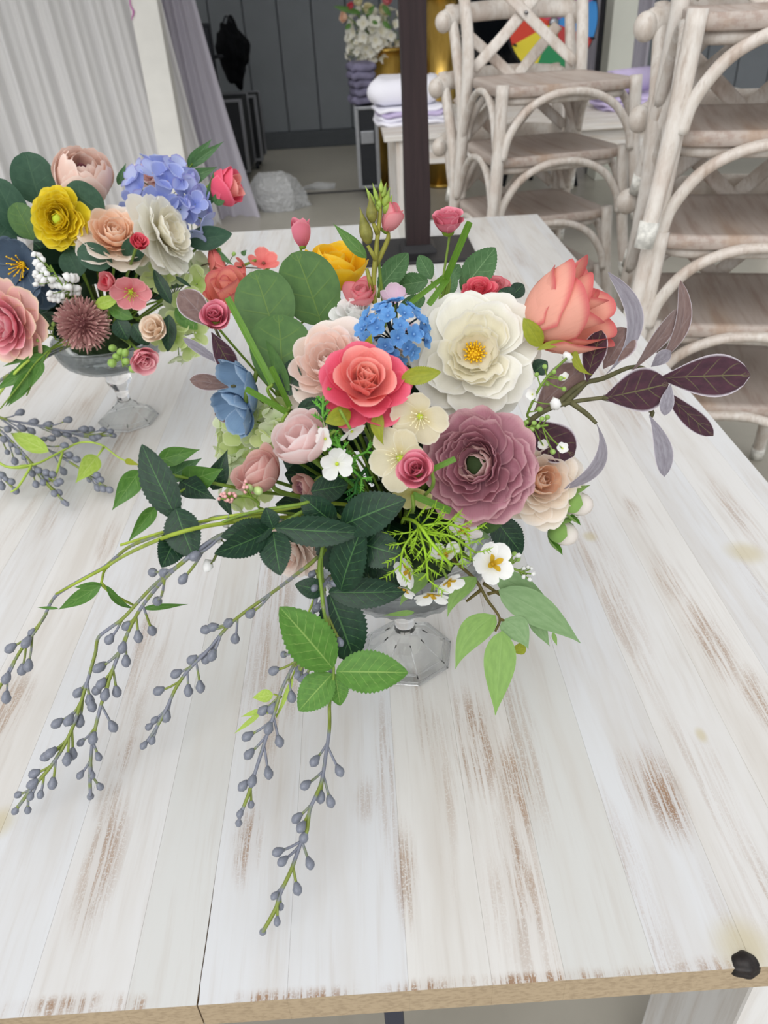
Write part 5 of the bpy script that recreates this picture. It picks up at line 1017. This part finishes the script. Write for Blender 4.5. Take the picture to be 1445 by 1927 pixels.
fl2(k_bud, 'rose_bud', 'coral rose bud on a leafy stem stretching towards the floor plastic', 428, 352, 1.30, 38, 72, 12, off=.85, petal=p_coral_m, rim=p_coral_o, seed=6, len_=1.5)
fl2(k_open5, 'anemone', 'slate blue anemone with yellow eye beside the baby breath', 38, 500, 1.17, 66, 36, 200, off=.15, m1=p_navy, core=p_core, n=9, seed=3, a1=40)
fl2(k_open5, 'anemone', 'slate blue bloom behind the lemon ranunculus', 68, 535, 1.20, 50, 40, 300, off=.1, m1=p_navy, core=p_core, n=7, seed=5, a1=45, st=False)
fl2(k_pomp, 'pompom_flower', 'mauve pompom chrysanthemum resting on the bowl rim', 155, 611, 1.12, 52, 20, 260, off=.1, m1=p_pomp, seed=3)
fl2(k_garden, 'garden_rose', 'large pink garden rose beside the mauve pompom', 8, 608, 1.10, 76, 40, 200, off=.2, inner=p_rosepink, mid=p_rosepink, outer=PM('pink_cream_edge', 'efb0b0', 'f3c6c2', 'f3dcc0', .08, .3), seed=8)
fl2(k_foam, 'spray_rose', 'small cream rose beside the pink one under green leaves', 292, 619, 1.11, 36, 30, 150, off=.3, m1=PM('cream_rose', 'f3d8bc', 'f6e2cc', 'faeedd', .06, .3), seed=4)
fl2(k_foam, 'spray_rose', 'small pink rose under the small cream one by the bowl rim', 268, 674, 1.09, 38, 40, 300, off=.3, m1=p_rosepink, seed=5)
fl2(k_open5, 'pink_blossom', 'open pink blossom above the mauve pompom', 246, 550, 1.12, 38, 26, 260, off=.1, m1=p_coralb if False else PM('pink_blossom', 'd8606c', 'e58e94', 'efb0b0', .12, .3), core=p_lime, seed=3, n=6)
fl2(k_bowl, 'pink_blossom', 'cupped pink blossom beside the open pink one', 203, 530, 1.12, 27, 40, 170, off=.4, inner=p_dpink, outer=PM('pink_blossom', '', '', ''), seed=4, n=4)
fl2(k_foam, 'pink_blossom', 'pink bud with green sepals in front of the peach garden rose', 262, 456, 1.13, 24, 40, 60, off=.4, m1=p_dpink, seed=6)
fl2(k_tulip, 'coral_blossom', 'coral blossom hanging under the dark leaf near the table end', 405, 484, 1.27, 27, 80, 285, off=.7, m1=p_coralb, seed=3)
fl2(k_open5, 'coral_blossom', 'coral blossom at the twig end behind the salmon bud', 496, 494, 1.27, 32, 50, 80, off=.1, m1=p_coralb, core=plain('brown_calyx', '7a4a3a', .7), seed=5, st=False, a1=50)
fl2(k_open5, 'coral_blossom', 'small coral petals midway along the twig', 456, 500, 1.26, 20, 60, 200, off=.1, m1=p_coralb, core=plain('brown_calyx', '7a4a3a', .7), seed=6, st=False, a1=50)
cluster('green_hydrangea', 'lime green hydrangea head beside the coral blossoms', FL, 350, 535, 1.22, 62, 35, 40, 12, .6, lambda i: floret_mesh(4, (p_limep, p_palegreen)[i % 2], i % 3, 58, .95, .9), 2, None, seed=8, spread=80)
cluster('green_hydrangea', 'pale lime hydrangea petals beside the small cream rose', FL, 342, 648, 1.16, 40, 40, -60, 7, .7, lambda i: floret_mesh(4, (p_limep, p_limep, p_palegreen)[i % 3], i % 3, 50, .95, .9), 2, None, seed=9, spread=80)
spray('eucalyptus_stem', 'dark round eucalyptus leaves around the blush peony', 'leaves', 2, [[(130, 470, 1.24), (95, 420, 1.26), (72, 385, 1.28)], [(95, 430, 1.26), (45, 440, 1.25)], [(150, 440, 1.24), (190, 400, 1.23)]],
      [((78, 388, 1.28), (48, 286, 1.30), 78, {}), ((48, 450, 1.22), (-12, 335, 1.24), 62, {'tilt': 10}), ((198, 402, 1.21), (124, 352, 1.22), 62, {'tilt': -10}), ((62, 452, 1.20), (28, 382, 1.22), 50, {'mat': l_euc}), ((212, 498, 1.16), (146, 470, 1.16), 50, {}), ((125, 470, 1.19), (150, 520, 1.17), 50, {}), ((240, 490, 1.17), (262, 448, 1.16), 42, {'mat': l_euc2}), ((350, 455, 1.26), (437, 440, 1.27), 44, {'shape': 'oval'}), ((338, 440, 1.26), (350, 478, 1.24), 30, {'shape': 'oval'}), ((20, 420, 1.24), (-20, 470, 1.22), 60, {})], l_euc2, shape='round', fold=.10, bend=.05)
spray('green_leaf_spray', 'narrow green leaves on the coral rose bud stem', 'leaves', 2, [[(330, 400, 1.30), (345, 335, 1.32), (362, 308, 1.33)], [(335, 420, 1.29), (395, 372, 1.30)]], [((358, 312, 1.33), (421, 266, 1.34), 18, {}), ((354, 315, 1.33), (398, 262, 1.34), 24, {}), ((342, 342, 1.31), (409, 314, 1.31), 28, {}), ((395, 385, 1.29), (402, 322, 1.29), 18, {}), ((222, 348, 1.30), (237, 307, 1.31), 14, {}), ((400, 470, 1.27), (440, 500, 1.26), 14, {}), ((455, 480, 1.27), (464, 470, 1.27), 10, {}), ((405, 385, 1.28), (425, 355, 1.28), 22, {})], l_mid, shape='lance')
spray('green_leaf_spray', 'pointed green leaves around the small cream rose', 'leaves', 2, [[(270, 600, 1.19), (310, 600, 1.17), (330, 610, 1.16)]], [((322, 572, 1.15), (289, 507, 1.17), 24, {}), ((318, 592, 1.14), (316, 662, 1.12), 30, {}), ((330, 580, 1.17), (372, 620, 1.16), 34, {'mat': l_green}), ((340, 600, 1.16), (360, 560, 1.18), 30, {'mat': l_green}), ((220, 600, 1.13), (240, 640, 1.12), 36, {}), ((205, 575, 1.14), (250, 600, 1.13), 30, {'mat': l_green}), ((250, 610, 1.13), (280, 650, 1.12), 34, {}), ((330, 520, 1.18), (360, 540, 1.18), 8, {}), ((80, 590, 1.14), (105, 620, 1.13), 40, {}), ((180, 575, 1.13), (225, 560, 1.12), 24, {'mat': l_lime})], l_rose, shape='oval')
spray('green_leaf_spray', 'drooping narrow green leaves at the left rim of the far glass bowl', 'leaves', 2, [[(110, 645, 1.12), (70, 680, 1.08), (40, 720, 1.05), (0, 770, 1.02)], [(95, 660, 1.10), (75, 690, 1.08), (50, 745, 1.05)]], [((85, 668, 1.09), (20, 702, 1.07), 24, {}), ((70, 685, 1.08), (-10, 735, 1.05), 28, {}), ((60, 700, 1.07), (10, 765, 1.03), 24, {}), ((80, 680, 1.08), (58, 730, 1.05), 18, {}), ((55, 720, 1.06), (15, 765, 1.03), 16, {}), ((95, 655, 1.10), (40, 668, 1.09), 20, {}), ((88, 655, 1.10), (5, 690, 1.09), 16, {})], l_green, shape='lance')
sprig('baby_breath', 'white gypsophila spray in front of the slate blue anemone', [(150, 570, 1.15), (120, 540, 1.12), (95, 500, 1.12)], [(64+ (i*37 % 22), 478+(i*53 % 60), 6+i % 3) for i in range(16)]+[(88+(i*29 % 62), 515+(i*41 % 55), 6+i % 4) for i in range(30)], lambda i: wball, 7, 2)
sprig('lime_sprig', 'lime green round-leaved sprig beside the small pink rose', [(245, 650, 1.11), (230, 670, 1.10), (232, 690, 1.09)], [(212, 655, 9), (220, 672, 9), (211, 683, 11), (236, 664, 9), (237, 680, 9), (250, 694, 10), (226, 662, 8)], lambda i: gbud, 9, 2)
sprig('pip_sprig', 'tiny lime pips between pink garden rose and pompom', [(110, 640, 1.12), (95, 630, 1.11), (70, 636, 1.10)], [(90, 612, 5), (97, 618, 5), (82, 622, 5), (66, 632, 5), (72, 640, 5), (60, 635, 5), (88, 632, 5), (100, 610, 5), (76, 628, 5)], lambda i: gbud, 5, 2)
sprig('coral_twig', 'thin brown twig carrying the coral blossoms', [(380, 500, 1.26), (430, 502, 1.26), (490, 505, 1.27)], [(440, 478, 5), (412, 470, 5)], lambda i: gbud, 5, 2, sm=plain('brown_twig2', '4a4030', .7))
o3 = dict(kk=2.89, o=(0, 560), hub=2, bpx=8.5, r=.002)
berries('grey berry spray reaching to the far glass foot', [(60, 680, 1.10), (-40, 750, -.09)], [(0, 650), (120, 680), (250, 705), (430, 740), (620, 750)], .075, .03, [(110, 625), (185, 675), (265, 690), (370, 665), (120, 710), (170, 725), (310, 740), (365, 745), (405, 775), (455, 715), (490, 718), (510, 765), (560, 718), (600, 727), (615, 750), (535, 757)], **o3)
berries('grey berry spray crossing under the lime vine leaves', [(50, 690, 1.09), (-45, 745, -.085)], [(0, 655), (150, 760), (300, 850), (420, 920), (500, 980), (600, 1045)], .065, .02, [(280, 765), (350, 805), (375, 855), (415, 880), (345, 945), (525, 965), (545, 990), (530, 1035), (560, 1040), (595, 1045), (485, 990), (240, 770), (200, 770)], **o3)
berries('dense grey berry spray below the lime vine', [(40, 690, 1.08), (-50, 760, -.08)], [(0, 720), (130, 850), (230, 980), (330, 1090), (365, 1125)], .06, .02, [(40, 715), (20, 770), (100, 835), (80, 890), (175, 955), (210, 940), (250, 950), (195, 1015), (235, 1005), (285, 960), (310, 1010), (325, 1000), (260, 985), (295, 1065), (320, 1060), (345, 1110), (360, 1120), (60, 800), (40, 840), (130, 870)], **o3)
berries('short grey berry spray left of the lime tendril', [(30, 700, 1.07), (-60, 800, -.07)], [(-60, 900), (0, 960), (45, 1010), (90, 1050)], .05, .02, [(10, 965), (60, 1000), (10, 1025), (85, 1050), (30, 985)], **o3)
spray('lime_vine', 'pale lime vine with thin tendrils lying over the berry sprays', 'leaves', 2, [[(30, 700, 1.06), (-30, 800, -.08), (0, 872, -.06), (60, 875, -.05), (105, 855, -.05), (150, 833, -.05), (190, 837, -.05), (225, 862, -.05), (262, 875, -.055)], [(118, 850, -.05), (108, 885, -.04), (103, 900, -.035)], [(60, 875, -.05), (35, 915, -.035), (20, 926, -.03)], [(195, 842, -.05), (184, 858, -.05)]],
      [((92, 850, -.055), (20, 815, -.05), 32, {}), ((183, 858, -.05), (142, 909, -.035), 36, {}), ((60, 876, -.05), (15, 882, -.045), 8, {}), ((235, 866, -.055), (264, 876, -.055), 12, {'mat': l_olive})], l_lime, sm=plain('lime_vine_stem', 'a8c050', .5, .3, .1, 60), r=.0022, shape='lance')

# ================================================================== flowers on the gold pedestal
HUB[3] = Vector((PEDX, 7.1, 1.03))
def fl3(label, x, y, R_, a, ph, m1, m2): return flower(k_bowl, 'rose', label, FL, x, y, 6.95, R_, a, ph, hub=3, inner=m1, outer=m2, seed=int(x), sr=.004, off=.35)
p_ivory = PM('ivory_rose', 'e6dca0', 'f0e9c4', 'f5f0da', .06, .3)
for x, y, R_, a, ph, nm, c_ in ((693, 18, 14, 30, 90, 'ivory rose beside the pink one on the gold pedestal', p_ivory), (722, 20, 15, 30, 60, 'ivory rose nearest the dark pole on the gold pedestal', p_ivory), (675, 4, 13, 40, 120, 'cream rose at the top of the pedestal flowers', p_ivory), (648, 32, 13, 50, 180, 'peach rose at the side of the pedestal flowers', p_peach_i), (728, 2, 14, 40, 80, 'pink rose above the ivory roses on the gold pedestal', p_pink2), (804, 36, 14, 50, 0, 'peach pink rose beyond the dark pole on the gold pedestal', p_pink2), (660, 12, 10, 40, 120, 'small pink rose among the pedestal flowers', p_dpink)):
    fl3(nm, x, y, R_, a, ph, c_, c_)
for x, y, R_, n, nm, sd_ in ((680, 70, 42, 34, 'white hydrangea head drooping over the gold pedestal', 3), (712, 70, 36, 28, 'white hydrangea head against the dark pole on the pedestal', 4), (800, 55, 30, 20, 'white hydrangea head beyond the dark pole on the pedestal', 5), (668, 100, 24, 18, 'lowest white hydrangea tip hanging from the pedestal flowers', 6), (735, 45, 32, 18, 'white hydrangea head under the ivory roses', 7)):
    cluster('white_hydrangea', nm, FL, x, y, 6.98, R_, 30, 200 if x < 700 else 60, n, .30, lambda i: floret_mesh(4, p_white, i % 3, 55, .95, .9), 3, None, seed=sd_, spread=110, sr=.002)
spray('green_leaf_spray', 'green leaf tips around the pedestal roses', 'leaves', 3, [[(690, 40, 7.0), (680, 20, 7.0)]], [((680, 25, 6.95), (628, 12, 6.95), 10, {}), ((675, 20, 6.95), (640, 20, 6.95), 8, {}), ((700, 40, 6.93), (712, 48, 6.92), 9, {}), ((720, 40, 6.93), (735, 55, 6.92), 9, {}), ((660, 45, 6.93), (650, 55, 6.92), 9, {}), ((690, 30, 6.93), (705, 10, 6.92), 9, {}), ((720, 10, 6.93), (735, 30, 6.92), 10, {})], l_green, shape='oval', r=.003)
